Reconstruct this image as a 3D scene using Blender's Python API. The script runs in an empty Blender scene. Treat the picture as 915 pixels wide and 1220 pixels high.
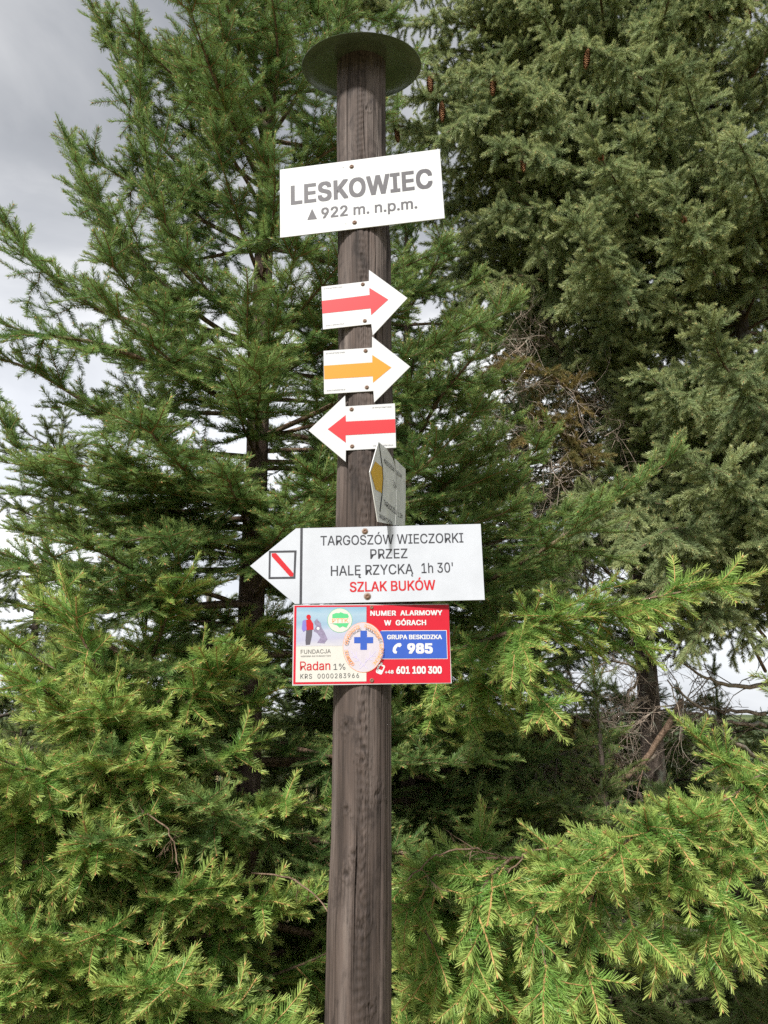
import bpy, bmesh, math, random
import numpy as np
from mathutils import Vector, Matrix, noise

random.seed(7)
RNG = np.random.default_rng(7)
S = bpy.context.scene
COL = S.collection
R = math.radians

# ------------------------------------------------------------------ camera
PITCH = R(15.0)
CAM = Vector((0, 0, 1.6))
FPX = 881.0
cd = bpy.data.cameras.new('camera')
cam = bpy.data.objects.new('camera', cd)
COL.objects.link(cam)
cam.location = CAM
cam.rotation_euler = (R(90) + PITCH, 0, 0)
cd.sensor_fit = 'VERTICAL'
cd.sensor_height = 24
cd.lens = 12 / (610 / FPX)
cd.clip_start = 0.05
cd.clip_end = 60000
S.camera = cam

# ------------------------------------------------------------------ world: bright broken overcast
SUN_EL, SUN_AZ = R(42), R(-155)          # azimuth clockwise from +Y: behind the camera, to the left
w = bpy.data.worlds.new('World')
S.world = w
w.use_nodes = True
nt = w.node_tree
nt.nodes.clear()


def N(nt, typ, **kw):
    n = nt.nodes.new(typ)
    for k, v in kw.items():
        if k.startswith('i_'):
            n.inputs[k[2:]].default_value = v
        else:
            setattr(n, k, v)
    return n


def ramp(nt, stops, interp='LINEAR'):
    r = nt.nodes.new('ShaderNodeValToRGB')
    cr = r.color_ramp
    cr.interpolation = interp
    while len(cr.elements) < len(stops):
        cr.elements.new(0.5)
    for e, (p, c) in zip(cr.elements, stops):
        e.position = p
        e.color = (*c, 1) if len(c) == 3 else c
    return r


sky = N(nt, 'ShaderNodeTexSky', sky_type='NISHITA', sun_disc=False, sun_elevation=SUN_EL,
        sun_rotation=SUN_AZ % (2 * math.pi), altitude=922, air_density=1.0, dust_density=2.0)
tc = N(nt, 'ShaderNodeTexCoord')
mp = N(nt, 'ShaderNodeMapping')
mp.inputs['Scale'].default_value = (1.0, 1.0, 2.2)
mp.inputs['Location'].default_value = (3.1, 1.7, 0.4)
nz = N(nt, 'ShaderNodeTexNoise', i_Scale=1.9, i_Detail=7.0, i_Roughness=0.52, i_Distortion=0.4)
L = nt.links.new
L(tc.outputs['Generated'], mp.inputs['Vector'])
L(mp.outputs['Vector'], nz.inputs['Vector'])
cl = ramp(nt, [(0.33, (4.4, 4.6, 5.0)), (0.50, (6.4, 6.55, 6.8)), (0.64, (9.6, 9.6, 9.6))])
L(nz.outputs['Fac'], cl.inputs['Fac'])
# cloud deck is brighter low down, as in the photograph
sx = N(nt, 'ShaderNodeSeparateXYZ')
L(tc.outputs['Generated'], sx.inputs['Vector'])
hz = ramp(nt, [(0.0, (1.7, 1.7, 1.7)), (0.30, (2.05, 2.05, 2.05)), (0.45, (1.5, 1.5, 1.51)), (0.62, (0.80, 0.81, 0.83)), (1.0, (0.78, 0.79, 0.81))])
L(sx.outputs['Z'], hz.inputs['Fac'])
mul = N(nt, 'ShaderNodeMix', data_type='RGBA', blend_type='MULTIPLY')
mul.inputs['Factor'].default_value = 1.0
L(cl.outputs['Color'], mul.inputs[6])
L(hz.outputs['Color'], mul.inputs[7])
mx = N(nt, 'ShaderNodeMix', data_type='RGBA')
mx.inputs['Factor'].default_value = 0.90
L(sky.outputs['Color'], mx.inputs[6])
L(mul.outputs[2], mx.inputs[7])
bg = N(nt, 'ShaderNodeBackground', i_Strength=0.058)
L(mx.outputs[2], bg.inputs['Color'])
wo = N(nt, 'ShaderNodeOutputWorld')
L(bg.outputs['Background'], wo.inputs['Surface'])

# ------------------------------------------------------------------ sun through thin cloud
sd = bpy.data.lights.new('sun', 'SUN')
sd.energy = 5.0
sd.angle = R(6)
sd.color = (1.0, 0.965, 0.915)
sun = bpy.data.objects.new('sun', sd)
COL.objects.link(sun)
sdir = Vector((math.sin(SUN_AZ) * math.cos(SUN_EL), math.cos(SUN_AZ) * math.cos(SUN_EL), math.sin(SUN_EL)))
sun.rotation_euler = sdir.to_track_quat('Z', 'Y').to_euler()
sun.location = (0, 0, 20)

S.view_settings.view_transform = 'Standard'
S.view_settings.look = 'None'
S.view_settings.gamma = 1
S.view_settings.exposure = 0.72
S.view_settings.use_curve_mapping = False
S.cycles.use_denoising = False
S.cycles.max_bounces = 6
S.cycles.diffuse_bounces = 3
S.cycles.adaptive_threshold = 0.02
S.cycles.glossy_bounces = 2
S.cycles.transmission_bounces = 2


# ------------------------------------------------------------------ helpers
def P(x, y, Y):
    """world point seen at photograph position (x, y) at forward distance Y"""
    r = Vector((x - 457.5, FPX * math.cos(PITCH) + (y - 610) * math.sin(PITCH),
                FPX * math.sin(PITCH) - (y - 610) * math.cos(PITCH)))
    return CAM + r * (Y / r.y)


def link(name, me, mat=None, parent=None):
    o = bpy.data.objects.new(name, me)
    COL.objects.link(o)
    if mat is not None and me is not None:
        for m in (mat if isinstance(mat, (list, tuple)) else [mat]):
            me.materials.append(m)
    if parent is not None:
        o.parent = parent
    return o


def empty(name, loc=(0, 0, 0), rot=(0, 0, 0)):
    o = bpy.data.objects.new(name, None)
    COL.objects.link(o)
    o.location = loc
    o.rotation_euler = rot
    o.empty_display_size = 0.1
    return o


def tag(o, label=None, cat=None, group=None, kind=None):
    if label:
        o['label'] = label
    if cat:
        o['category'] = cat
    if group:
        o['group'] = group
    if kind:
        o['kind'] = kind
    return o


def mesh_from(name, verts, faces, smooth=False):
    me = bpy.data.meshes.new(name)
    me.from_pydata([tuple(v) for v in verts], [], [tuple(f) for f in faces])
    if smooth:
        me.polygons.foreach_set('use_smooth', [True] * len(me.polygons))
    me.update()
    return me


def mat(name):
    m = bpy.data.materials.new(name)
    m.use_nodes = True
    t = m.node_tree
    b = t.nodes['Principled BSDF']
    return m, t, b


def plain(name, col, rough=0.5, spec=0.5, dirt=0.0, scale=40.0):
    m, t, b = mat(name)
    b.inputs['Roughness'].default_value = rough
    b.inputs['Specular IOR Level'].default_value = spec
    if dirt > 0:
        tcn = N(t, 'ShaderNodeTexCoord')
        n1 = N(t, 'ShaderNodeTexNoise', i_Scale=scale, i_Detail=6.0, i_Roughness=0.65)
        t.links.new(tcn.outputs['Object'], n1.inputs['Vector'])
        lo = tuple(c * (1 - dirt) for c in col)
        r = ramp(t, [(0.3, lo), (0.62, col)])
        t.links.new(n1.outputs['Fac'], r.inputs['Fac'])
        t.links.new(r.outputs['Color'], b.inputs['Base Color'])
    else:
        b.inputs['Base Color'].default_value = (*col, 1)
    return m


def tubes_mesh(name, tubes, sides=5):
    """tubes: list of (points Nx3, radii N); one mesh"""
    V, Fc = [], []
    off = 0
    for pts, rad in tubes:
        pts = np.asarray(pts, float)
        n = len(pts)
        t = np.gradient(pts, axis=0)
        t /= np.linalg.norm(t, axis=1)[:, None] + 1e-9
        ref = np.array([0.0, 0, 1.0])
        if abs(t[0] @ ref) > 0.8:
            ref = np.array([1.0, 0.1, 0])
        a = np.cross(t, ref)
        a /= np.linalg.norm(a, axis=1)[:, None] + 1e-9
        b = np.cross(t, a)
        k = sides if rad[0] > 0.004 else 4
        ang = np.arange(k) * 2 * math.pi / k
        ring = (pts[:, None, :] + np.asarray(rad)[:, None, None] *
                (a[:, None, :] * np.cos(ang)[None, :, None] + b[:, None, :] * np.sin(ang)[None, :, None]))
        V.append(ring.reshape(-1, 3))
        for i in range(n - 1):
            for j in range(k):
                j2 = (j + 1) % k
                Fc.append((off + i * k + j, off + i * k + j2, off + (i + 1) * k + j2, off + (i + 1) * k + j))
        off += n * k
    return mesh_from(name, np.concatenate(V), Fc, smooth=True)


# ------------------------------------------------------------------ materials
def bark_material(name, c_dark, c_mid, c_light, scale=30.0, stretch=0.35, bump=0.6, lichen=0.0):
    m, t, b = mat(name)
    tcn = N(t, 'ShaderNodeTexCoord')
    mpn = N(t, 'ShaderNodeMapping')
    mpn.inputs['Scale'].default_value = (1, 1, stretch)
    t.links.new(tcn.outputs['Object'], mpn.inputs['Vector'])
    n1 = N(t, 'ShaderNodeTexNoise', i_Scale=scale, i_Detail=8.0, i_Roughness=0.7)
    v1 = N(t, 'ShaderNodeTexVoronoi', i_Scale=scale * 1.6)
    t.links.new(mpn.outputs['Vector'], n1.inputs['Vector'])
    t.links.new(mpn.outputs['Vector'], v1.inputs['Vector'])
    r = ramp(t, [(0.28, c_dark), (0.5, c_mid), (0.72, c_light)])
    t.links.new(n1.outputs['Fac'], r.inputs['Fac'])
    col = r.outputs['Color']
    if lichen > 0:
        n2 = N(t, 'ShaderNodeTexNoise', i_Scale=14.0, i_Detail=5.0)
        t.links.new(tcn.outputs['Object'], n2.inputs['Vector'])
        r2 = ramp(t, [(0.55, (0, 0, 0)), (0.68, (lichen, lichen, lichen))])
        t.links.new(n2.outputs['Fac'], r2.inputs['Fac'])
        mm = N(t, 'ShaderNodeMix', data_type='RGBA')
        t.links.new(r2.outputs['Color'], mm.inputs['Factor'])
        t.links.new(col, mm.inputs[6])
        mm.inputs[7].default_value = (0.22, 0.25, 0.20, 1)
        col = mm.outputs[2]
    t.links.new(col, b.inputs['Base Color'])
    b.inputs['Roughness'].default_value = 0.9
    b.inputs['Specular IOR Level'].default_value = 0.2
    add = N(t, 'ShaderNodeMath', operation='ADD')
    t.links.new(n1.outputs['Fac'], add.inputs[0])
    t.links.new(v1.outputs['Distance'], add.inputs[1])
    bp = N(t, 'ShaderNodeBump', i_Strength=bump, i_Distance=0.01)
    t.links.new(add.outputs[0], bp.inputs['Height'])
    t.links.new(bp.outputs['Normal'], b.inputs['Normal'])
    return m


BARK = bark_material('spruce bark', (0.035, 0.025, 0.02), (0.105, 0.072, 0.057), (0.21, 0.155, 0.125))
LIMB = bark_material('limb bark', (0.055, 0.037, 0.025), (0.15, 0.10, 0.068), (0.27, 0.195, 0.14), scale=60)
DEADWOOD = bark_material('dead twig bark', (0.10, 0.075, 0.06), (0.24, 0.19, 0.15), (0.40, 0.34, 0.28), scale=50, lichen=0.8)


DARKBARK = bark_material('old spruce bark', (0.03, 0.024, 0.02), (0.085, 0.066, 0.055), (0.16, 0.13, 0.11), lichen=0.4)


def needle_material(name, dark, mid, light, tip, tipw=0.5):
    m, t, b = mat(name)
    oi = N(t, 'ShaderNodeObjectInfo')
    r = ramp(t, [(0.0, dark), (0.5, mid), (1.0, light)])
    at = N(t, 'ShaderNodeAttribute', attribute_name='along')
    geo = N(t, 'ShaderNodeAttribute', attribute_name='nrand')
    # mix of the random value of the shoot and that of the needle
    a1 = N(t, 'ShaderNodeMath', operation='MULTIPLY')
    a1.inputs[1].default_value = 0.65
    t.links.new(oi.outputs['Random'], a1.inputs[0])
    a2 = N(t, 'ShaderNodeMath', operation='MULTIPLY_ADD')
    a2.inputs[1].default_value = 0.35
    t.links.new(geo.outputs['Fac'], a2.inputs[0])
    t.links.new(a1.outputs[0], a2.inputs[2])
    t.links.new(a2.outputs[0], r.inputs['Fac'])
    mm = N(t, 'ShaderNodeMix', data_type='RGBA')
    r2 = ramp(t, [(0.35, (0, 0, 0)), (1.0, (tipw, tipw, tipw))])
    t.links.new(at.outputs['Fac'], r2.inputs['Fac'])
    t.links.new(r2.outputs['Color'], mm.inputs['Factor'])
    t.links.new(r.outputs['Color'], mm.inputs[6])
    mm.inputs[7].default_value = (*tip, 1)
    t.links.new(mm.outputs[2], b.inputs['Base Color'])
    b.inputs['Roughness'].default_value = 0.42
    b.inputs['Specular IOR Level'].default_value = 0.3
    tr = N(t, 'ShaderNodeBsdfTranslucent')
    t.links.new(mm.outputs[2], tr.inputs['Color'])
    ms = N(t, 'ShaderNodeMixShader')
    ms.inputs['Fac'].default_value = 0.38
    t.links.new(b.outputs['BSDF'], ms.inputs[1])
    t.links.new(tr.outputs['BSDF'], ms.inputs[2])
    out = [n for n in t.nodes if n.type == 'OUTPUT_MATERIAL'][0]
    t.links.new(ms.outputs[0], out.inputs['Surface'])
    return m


NEEDLE = {
    'green': needle_material('needles green', (0.06, 0.135, 0.036), (0.138, 0.24, 0.068), (0.235, 0.335, 0.10), (0.36, 0.43, 0.14), 0.45),
    'bright': needle_material('needles young', (0.095, 0.21, 0.042), (0.18, 0.335, 0.072), (0.295, 0.435, 0.105), (0.56, 0.59, 0.18), 0.6),
    'blue': needle_material('needles old tree', (0.14, 0.20, 0.098), (0.255, 0.325, 0.148), (0.38, 0.43, 0.20), (0.48, 0.50, 0.22), 0.45),
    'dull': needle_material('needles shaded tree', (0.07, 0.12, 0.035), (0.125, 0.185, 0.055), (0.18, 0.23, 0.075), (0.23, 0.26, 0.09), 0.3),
    'brown': needle_material('dying needles', (0.11, 0.12, 0.04), (0.21, 0.18, 0.065), (0.29, 0.22, 0.085), (0.33, 0.24, 0.09), 0.4),
}
TWIG = {
    'green': plain('twig bark', (0.20, 0.125, 0.06), 0.8, 0.2),
    'bright': plain('young twig bark', (0.36, 0.22, 0.09), 0.8, 0.2),
    'blue': plain('old tree twig bark', (0.16, 0.11, 0.065), 0.8, 0.2),
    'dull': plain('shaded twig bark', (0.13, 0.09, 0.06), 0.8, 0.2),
    'brown': plain('dying twig bark', (0.22, 0.15, 0.09), 0.8, 0.2),
}
BUD = plain('bud scales', (0.38, 0.20, 0.085), 0.7, 0.3)


# ------------------------------------------------------------------ needle-covered sprays (shared by all foliage)
def make_spray(name, Ls, style, hang, seed):
    """a twig with side shoots, every shoot set with single needles; axis along +x, upper side +z"""
    rg = np.random.default_rng(seed)
    V, Q, MI, AL, NR = [], [], [], [], []
    cnt = [0]

    def push(v, faces, mi, al, nr):
        v = np.asarray(v, float).reshape(-1, 3)
        Q.append(np.asarray(faces) + cnt[0])
        MI.append(np.full(len(faces), mi)); AL.append(np.broadcast_to(al, len(v)).astype(float)); NR.append(np.broadcast_to(nr, len(v)).astype(float))
        V.append(v); cnt[0] += len(v)

    def shoot(p0, d, up, ln, r0, bud=True):
        d = d / np.linalg.norm(d)
        y = np.cross(up, d); y /= np.linalg.norm(y) + 1e-9
        z = np.cross(d, y)
        bz = rg.uniform(-0.04, 0.16) - hang * 0.12; by = rg.uniform(-0.12, 0.12)

        def axis(t):
            t = np.asarray(t, float)[..., None]
            return p0 + ln * (d * t + y * by * t * t + z * bz * t * t)
        n = 4
        ts = np.linspace(0, 1, n)
        c = axis(ts)
        ring = []
        for i in range(n):
            rr = r0 * (1 - 0.5 * i / (n - 1))
            for k in range(4):
                a = k * math.pi / 2
                ring.append(c[i] + y * rr * math.cos(a) + z * rr * math.sin(a))
        fc = [(i * 4 + k, i * 4 + (k + 1) % 4, i * 4 + 4 + (k + 1) % 4, i * 4 + 4 + k) for i in range(n - 1) for k in range(4)]
        push(ring, fc, 1, 0.5, 0.5)
        if bud:
            e = c[-1]; f = d + 2 * y * by + 2 * z * bz; f /= np.linalg.norm(f)
            v = [e + y * 0.0022, e + z * 0.0022, e - y * 0.0022, e - z * 0.0022, e + f * 0.006, e + f * 0.006]
            push(v, [(0, 1, 4, 4), (1, 2, 4, 4), (2, 3, 4, 4), (3, 0, 4, 4)], 2, 1.0, 0.5)
        dens, nl, wd = (2300, 0.0190, 0.0021) if style == 'brush' else (1600, 0.0195, 0.0018)
        m = max(6, int(dens * ln))
        t = (np.arange(m) + rg.random(m)) / m
        if style == 'brush':
            phi = rg.uniform(0, 2 * math.pi, m)
            ang = np.radians(rg.normal(50, 7, m)) * (1 - 0.5 * t ** 5)
        else:
            phi = np.where(rg.random(m) < 0.5, rg.normal(0.15, 0.38, m), math.pi - rg.normal(0.15, 0.38, m))
            phi = np.where(rg.random(m) < 0.28, rg.uniform(0, math.pi, m), phi)
            ang = np.radians(rg.normal(56, 6, m)) * (1 - 0.5 * t ** 4)
        l = nl * rg.uniform(0.75, 1.1, m) * (1 - 0.25 * t ** 6)
        rad = y[None] * np.cos(phi)[:, None] + z[None] * np.sin(phi)[:, None]
        tan = d[None] + 2 * t[:, None] * (y * by + z * bz)[None]
        tan /= np.linalg.norm(tan, axis=1)[:, None]
        dd = tan * np.cos(ang)[:, None] + rad * np.sin(ang)[:, None]
        b0 = axis(t) + rad * r0 * 0.6
        tp = b0 + dd * l[:, None]
        wv = np.cross(dd, rg.normal(size=(m, 3))); wv /= np.linalg.norm(wv, axis=1)[:, None] + 1e-9
        wv *= wd * 0.5
        vv = np.stack([b0 + wv * 0.8, b0 - wv * 0.8, tp - wv * 0.4, tp + wv * 0.4], 1).reshape(-1, 3)
        ids = np.arange(m)[:, None] * 4 + np.arange(4)[None]
        sr = rg.random()
        push(vv, ids, 0, np.repeat(t, 4), np.repeat(np.clip(0.55 * sr + 0.45 * rg.random(m), 0, 1), 4))

    X = np.array([1.0, 0, 0]); ZU = np.array([0.0, 0, 1.0])
    # main axis as a chain of yearly shoots
    p = np.zeros(3); d = X.copy(); done = 0.0
    nodes = []
    seglen = 0.095 if Ls > 0.12 else Ls
    nseg = max(1, int(round(Ls / seglen)))
    seglen = Ls / nseg
    for i in range(nseg):
        d = d + np.array([0, rg.normal(0, 0.07), rg.normal(0, 0.05) - hang * 0.22]); d /= np.linalg.norm(d)
        shoot(p, d, ZU, seglen * 1.04, 0.0024 * (1 - 0.5 * i / nseg), bud=(i == nseg - 1))
        nodes.append((p.copy(), d.copy()))
        p = p + d * seglen
    q = 0.03
    sp = 0.075
    while q < Ls - 0.015:
        i = min(nseg - 1, int(q / seglen))
        pp = nodes[i][0] + nodes[i][1] * (q - i * seglen)
        dd = nodes[i][1]
        sd = np.cross(ZU, dd); sd /= np.linalg.norm(sd)
        for sg in (1, -1):
            if rg.random() < 0.10:
                continue
            l3 = min(0.14, (Ls - q) * 0.62 + 0.05) * rg.uniform(0.6, 1.15)
            fa = R(rg.uniform(38, 62))
            v = dd * math.cos(fa) + sd * sg * math.sin(fa) + rg.normal(size=3) * 0.18 + ZU * (0.12 - hang * rg.uniform(0.2, 1.3))
            shoot(pp, v, ZU, l3, 0.0014)
            if l3 > 0.12 and rg.random() < 0.35:
                v = v / np.linalg.norm(v)
                w2 = np.cross(ZU, v) * rg.choice([1, -1])
                shoot(pp + v * l3 * rg.uniform(0.2, 0.5), v * 0.75 + w2 * 0.6 + rg.normal(size=3) * 0.15, ZU, l3 * rg.uniform(0.45, 0.65), 0.0011)
        if rg.random() < 0.25:
            shoot(pp, dd * 0.7 + ZU * rg.uniform(0.3, 0.8) + rg.normal(size=3) * 0.25, sd, rg.uniform(0.04, 0.08), 0.0012)
        q += sp * rg.uniform(0.75, 1.3)
    V = np.concatenate(V); Q = np.concatenate(Q)
    faces = [tuple(f) if f[2] != f[3] else tuple(f[:3]) for f in Q.tolist()]
    me = mesh_from(name, V, faces)
    me.polygons.foreach_set('material_index', np.concatenate(MI).astype(np.int32))
    for nm, arr in (('along', AL), ('nrand', NR)):
        a = me.attributes.new(nm, 'FLOAT', 'POINT')
        a.data.foreach_set('value', np.concatenate(arr).astype(np.float32))
    return me


LENS = [0.10, 0.16, 0.24, 0.33, 0.42]
NVAR = 5


def spray_group(key, style, hang):
    """a node group that sets sprays of this kind on the vertices of a mesh"""
    c = bpy.data.collections.new('sprays ' + key)
    for li, Ls in enumerate(LENS):
        for v in range(NVAR):
            nm = 'spray_%02d' % (li * NVAR + v)
            me = make_spray(nm, Ls, style, hang * (0.3 + 0.4 * v), 100 + li * 10 + v)
            for m in (NEEDLE[key], TWIG[key], BUD):
                me.materials.append(m)
            c.objects.link(bpy.data.objects.new(key + '_' + nm, me))
    g = bpy.data.node_groups.new('set sprays ' + key, 'GeometryNodeTree')
    g.interface.new_socket('Geometry', in_out='INPUT', socket_type='NodeSocketGeometry')
    g.interface.new_socket('Geometry', in_out='OUTPUT', socket_type='NodeSocketGeometry')
    gi = g.nodes.new('NodeGroupInput'); go = g.nodes.new('NodeGroupOutput')
    ci = g.nodes.new('GeometryNodeCollectionInfo')
    ci.inputs['Collection'].default_value = c
    ci.inputs['Separate Children'].default_value = True
    ci.inputs['Reset Children'].default_value = True
    ip = g.nodes.new('GeometryNodeInstanceOnPoints')
    ip.inputs['Pick Instance'].default_value = True

    def att(nm, typ):
        a = g.nodes.new('GeometryNodeInputNamedAttribute')
        a.data_type = typ
        a.inputs['Name'].default_value = nm
        return a.outputs['Attribute']
    er = g.nodes.new('FunctionNodeEulerToRotation')
    g.links.new(att('rot', 'FLOAT_VECTOR'), er.inputs[0])
    g.links.new(gi.outputs[0], ip.inputs['Points'])
    g.links.new(ci.outputs[0], ip.inputs['Instance'])
    g.links.new(att('idx', 'INT'), ip.inputs['Instance Index'])
    g.links.new(er.outputs[0], ip.inputs['Rotation'])
    g.links.new(att('scl', 'FLOAT'), ip.inputs['Scale'])
    g.links.new(ip.outputs[0], go.inputs[0])
    return g


GROUPS = {
    'green': spray_group('green', 'feather', 0.12),
    'bright': spray_group('bright', 'feather', 0.45),
    'blue': spray_group('blue', 'brush', 0.5),
    'dull': spray_group('dull', 'feather', 0.4),
    'brown': spray_group('brown', 'brush', 0.3),
}
NSHOOT = [0]
SIZE = {'green': 1.15, 'bright': 1.38, 'blue': 1.15, 'dull': 1.1, 'brown': 1.0}


def foliage_object(shoots, key, parent):
    """shoots: list of (pos, dir, up, length)"""
    if not shoots:
        return None
    pos = np.array([s[0] for s in shoots], float)
    d = np.array([s[1] for s in shoots], float)
    up = np.array([s[2] for s in shoots], float)
    ln = np.array([s[3] for s in shoots], float)
    d /= np.linalg.norm(d, axis=1)[:, None] + 1e-9
    y = np.cross(up, d)
    y /= np.linalg.norm(y, axis=1)[:, None] + 1e-9
    z = np.cross(d, y)
    ry = -np.arcsin(np.clip(d[:, 2], -1, 1))
    rx = np.arctan2(y[:, 2], z[:, 2])
    rz = np.arctan2(d[:, 1], d[:, 0])
    lens = np.array(LENS)
    li = np.abs(ln[:, None] - lens[None, :]).argmin(1)
    scl = np.clip(ln / lens[li], 0.75, 1.2) * SIZE[key]
    idx = li * NVAR + RNG.integers(0, NVAR, len(li))
    me = bpy.data.meshes.new('foliage')
    me.vertices.add(len(pos))
    me.vertices.foreach_set('co', pos.astype(np.float32).ravel())
    a = me.attributes.new('rot', 'FLOAT_VECTOR', 'POINT')
    a.data.foreach_set('vector', np.stack([rx, ry, rz], 1).astype(np.float32).ravel())
    a = me.attributes.new('scl', 'FLOAT', 'POINT')
    a.data.foreach_set('value', scl.astype(np.float32))
    a = me.attributes.new('idx', 'INT', 'POINT')
    a.data.foreach_set('value', idx.astype(np.int32))
    o = link('foliage', me, None, parent)
    md = o.modifiers.new('sprays', 'NODES')
    md.node_group = GROUPS[key]
    tag(o, kind='stuff')
    NSHOOT[0] += len(pos)
    return o


# ------------------------------------------------------------------ branches
def unit(v):
    return v / (np.linalg.norm(v) + 1e-9)


UPV = np.array([0.0, 0.0, 1.0])


def smooth_curve(ctrl, n):
    """Catmull-Rom through control points, n samples"""
    c = np.asarray(ctrl, float)
    c = np.vstack([2 * c[0] - c[1], c, 2 * c[-1] - c[-2]])
    m = len(c) - 3
    out = []
    for u in np.linspace(0, m - 1e-6, n):
        i = int(u); t = u - i
        p0, p1, p2, p3 = c[i:i + 4]
        out.append(0.5 * ((2 * p1) + (-p0 + p2) * t + (2 * p0 - 5 * p1 + 4 * p2 - p3) * t * t + (-p0 + 3 * p1 - 3 * p2 + p3) * t ** 3))
    return np.array(out)


def grow_axis(base, d, length, droop, lift, wob, n, rg):
    """polyline that starts along d, bends down by droop, lifts at the tip"""
    pts = [np.array(base, float)]
    d = unit(np.array(d, float))
    st = length / (n - 1)
    for i in range(n - 1):
        t = i / max(1, n - 2)
        d = unit(d + UPV * ((-droop * (1 - t) + lift * t) / (n - 1)) + rg.normal(size=3) * wob)
        pts.append(pts[-1] + d * st)
    return np.array(pts)


def at_len(pts, s):
    seg = np.linalg.norm(np.diff(pts, axis=0), axis=1)
    cum = np.concatenate([[0], np.cumsum(seg)])
    s = min(max(s, 0), cum[-1] - 1e-6)
    i = int(np.searchsorted(cum, s, side='right') - 1)
    i = min(i, len(seg) - 1)
    t = (s - cum[i]) / (seg[i] + 1e-9)
    return pts[i] * (1 - t) + pts[i + 1] * t, unit(pts[i + 1] - pts[i])


def plen(pts):
    return float(np.linalg.norm(np.diff(pts, axis=0), axis=1).sum())


def cross(a, b):
    return np.array([a[1] * b[2] - a[2] * b[1], a[2] * b[0] - a[0] * b[2], a[0] * b[1] - a[1] * b[0]])


def clothe(axis, rg, pr, r0):
    """side sprays for a main axis; returns wood tubes and sprays"""
    Lm = plen(axis)
    tubes = [(axis, np.linspace(r0, max(0.0022, r0 * 0.16), len(axis)))]
    sh = []
    bare = pr.get('bare', 0.22)
    sp = pr.get('sp', 0.05)
    hang = pr.get('hang', 0.15)
    k2 = pr.get('k2', 0.5)
    mx2 = pr.get('mx2', 0.4)
    thin = pr.get('thin', 1.0)
    # needles on the outer main axis
    s = Lm * max(bare, pr.get('axisbare', 0.45))
    while s < Lm - 0.02:
        p, t = at_len(axis, s)
        ln = min(0.10, max(0.06, Lm - s))
        sh.append((p, t + rg.normal(size=3) * 0.04, UPV + t * 0.01, ln))
        s += ln * 0.8
    p, t = at_len(axis, Lm)
    sd = unit(cross(UPV, t) + 1e-6)
    for a in (-0.75, 0.0, 0.8):
        sh.append((p, unit(t + sd * a + UPV * 0.1), UPV + t * 0.02, rg.uniform(0.06, 0.12) if a else rg.uniform(0.10, 0.16)))
    s = Lm * bare + rg.uniform(0, sp)
    while s < Lm - 0.03:
        p, t = at_len(axis, s)
        side = unit(cross(UPV, t) + 1e-6)
        upb = cross(t, side)
        for sg in (1, -1):
            if rg.random() > thin:
                continue
            if Lm - s < 0.17 and rg.random() < 0.6:
                continue
            l2 = min(mx2, (Lm - s) * k2 + 0.04) * rg.uniform(0.45, 1.15)
            fa = R(rg.uniform(40, 68))
            d = t * math.cos(fa) + side * sg * math.sin(fa) + upb * rg.normal(0.05, 0.25) - UPV * hang * rg.uniform(0.2, 1.3)
            if rg.random() < pr.get('under', 0.15):
                d = d - UPV * 0.8
            if l2 > 0.42:
                # a long branchlet: wood, with sprays of its own
                n2 = 6
                ax = grow_axis(p, d, l2, hang * 2.2, pr.get('lift2', 0.35), 0.05, n2, rg)
                tubes.append((ax, np.linspace(min(0.0055, l2 * 0.010), 0.0012, n2)))
                q = 0.06
                while q < l2 - 0.03:
                    pp, tt = at_len(ax, q)
                    s2 = unit(cross(UPV, tt) + 1e-6)
                    for g2 in (1, -1):
                        l3 = min(0.26, (l2 - q) * 0.5 + 0.05) * rg.uniform(0.6, 1.1)
                        fb = R(rg.uniform(40, 62))
                        sh.append((pp, tt * math.cos(fb) + s2 * g2 * math.sin(fb) + rg.normal(size=3) * 0.12 - UPV * hang * rg.uniform(0.3, 1.6), UPV + upb * 0.5 + rg.normal(size=3) * 0.15, l3))
                    q += 0.05 * rg.uniform(0.8, 1.25)
                pp, tt = at_len(ax, l2 - 0.12)
                sh.append((pp, tt, UPV + upb * 0.5, 0.19))
            else:
                sh.append((p, d, UPV + upb * 0.6 + rg.normal(size=3) * 0.2, l2))
        if rg.random() < pr.get('top', 0.35):
            sh.append((p, t * 0.8 + UPV * rg.uniform(0.3, 0.8) + side * rg.normal(0, 0.4), UPV + side * 0.3, rg.uniform(0.06, 0.13)))
        s += sp * rg.uniform(0.75, 1.3)
    return tubes, sh


def add_branch(root, axis, r0, key, rg, pr, wood=None):
    tubes, sh = clothe(axis, rg, pr, r0)
    b = link('branch', tubes_mesh('branch', tubes), wood or (DARKBARK if key == 'dull' else LIMB), root)
    foliage_object(sh, key, b)
    return b


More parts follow.
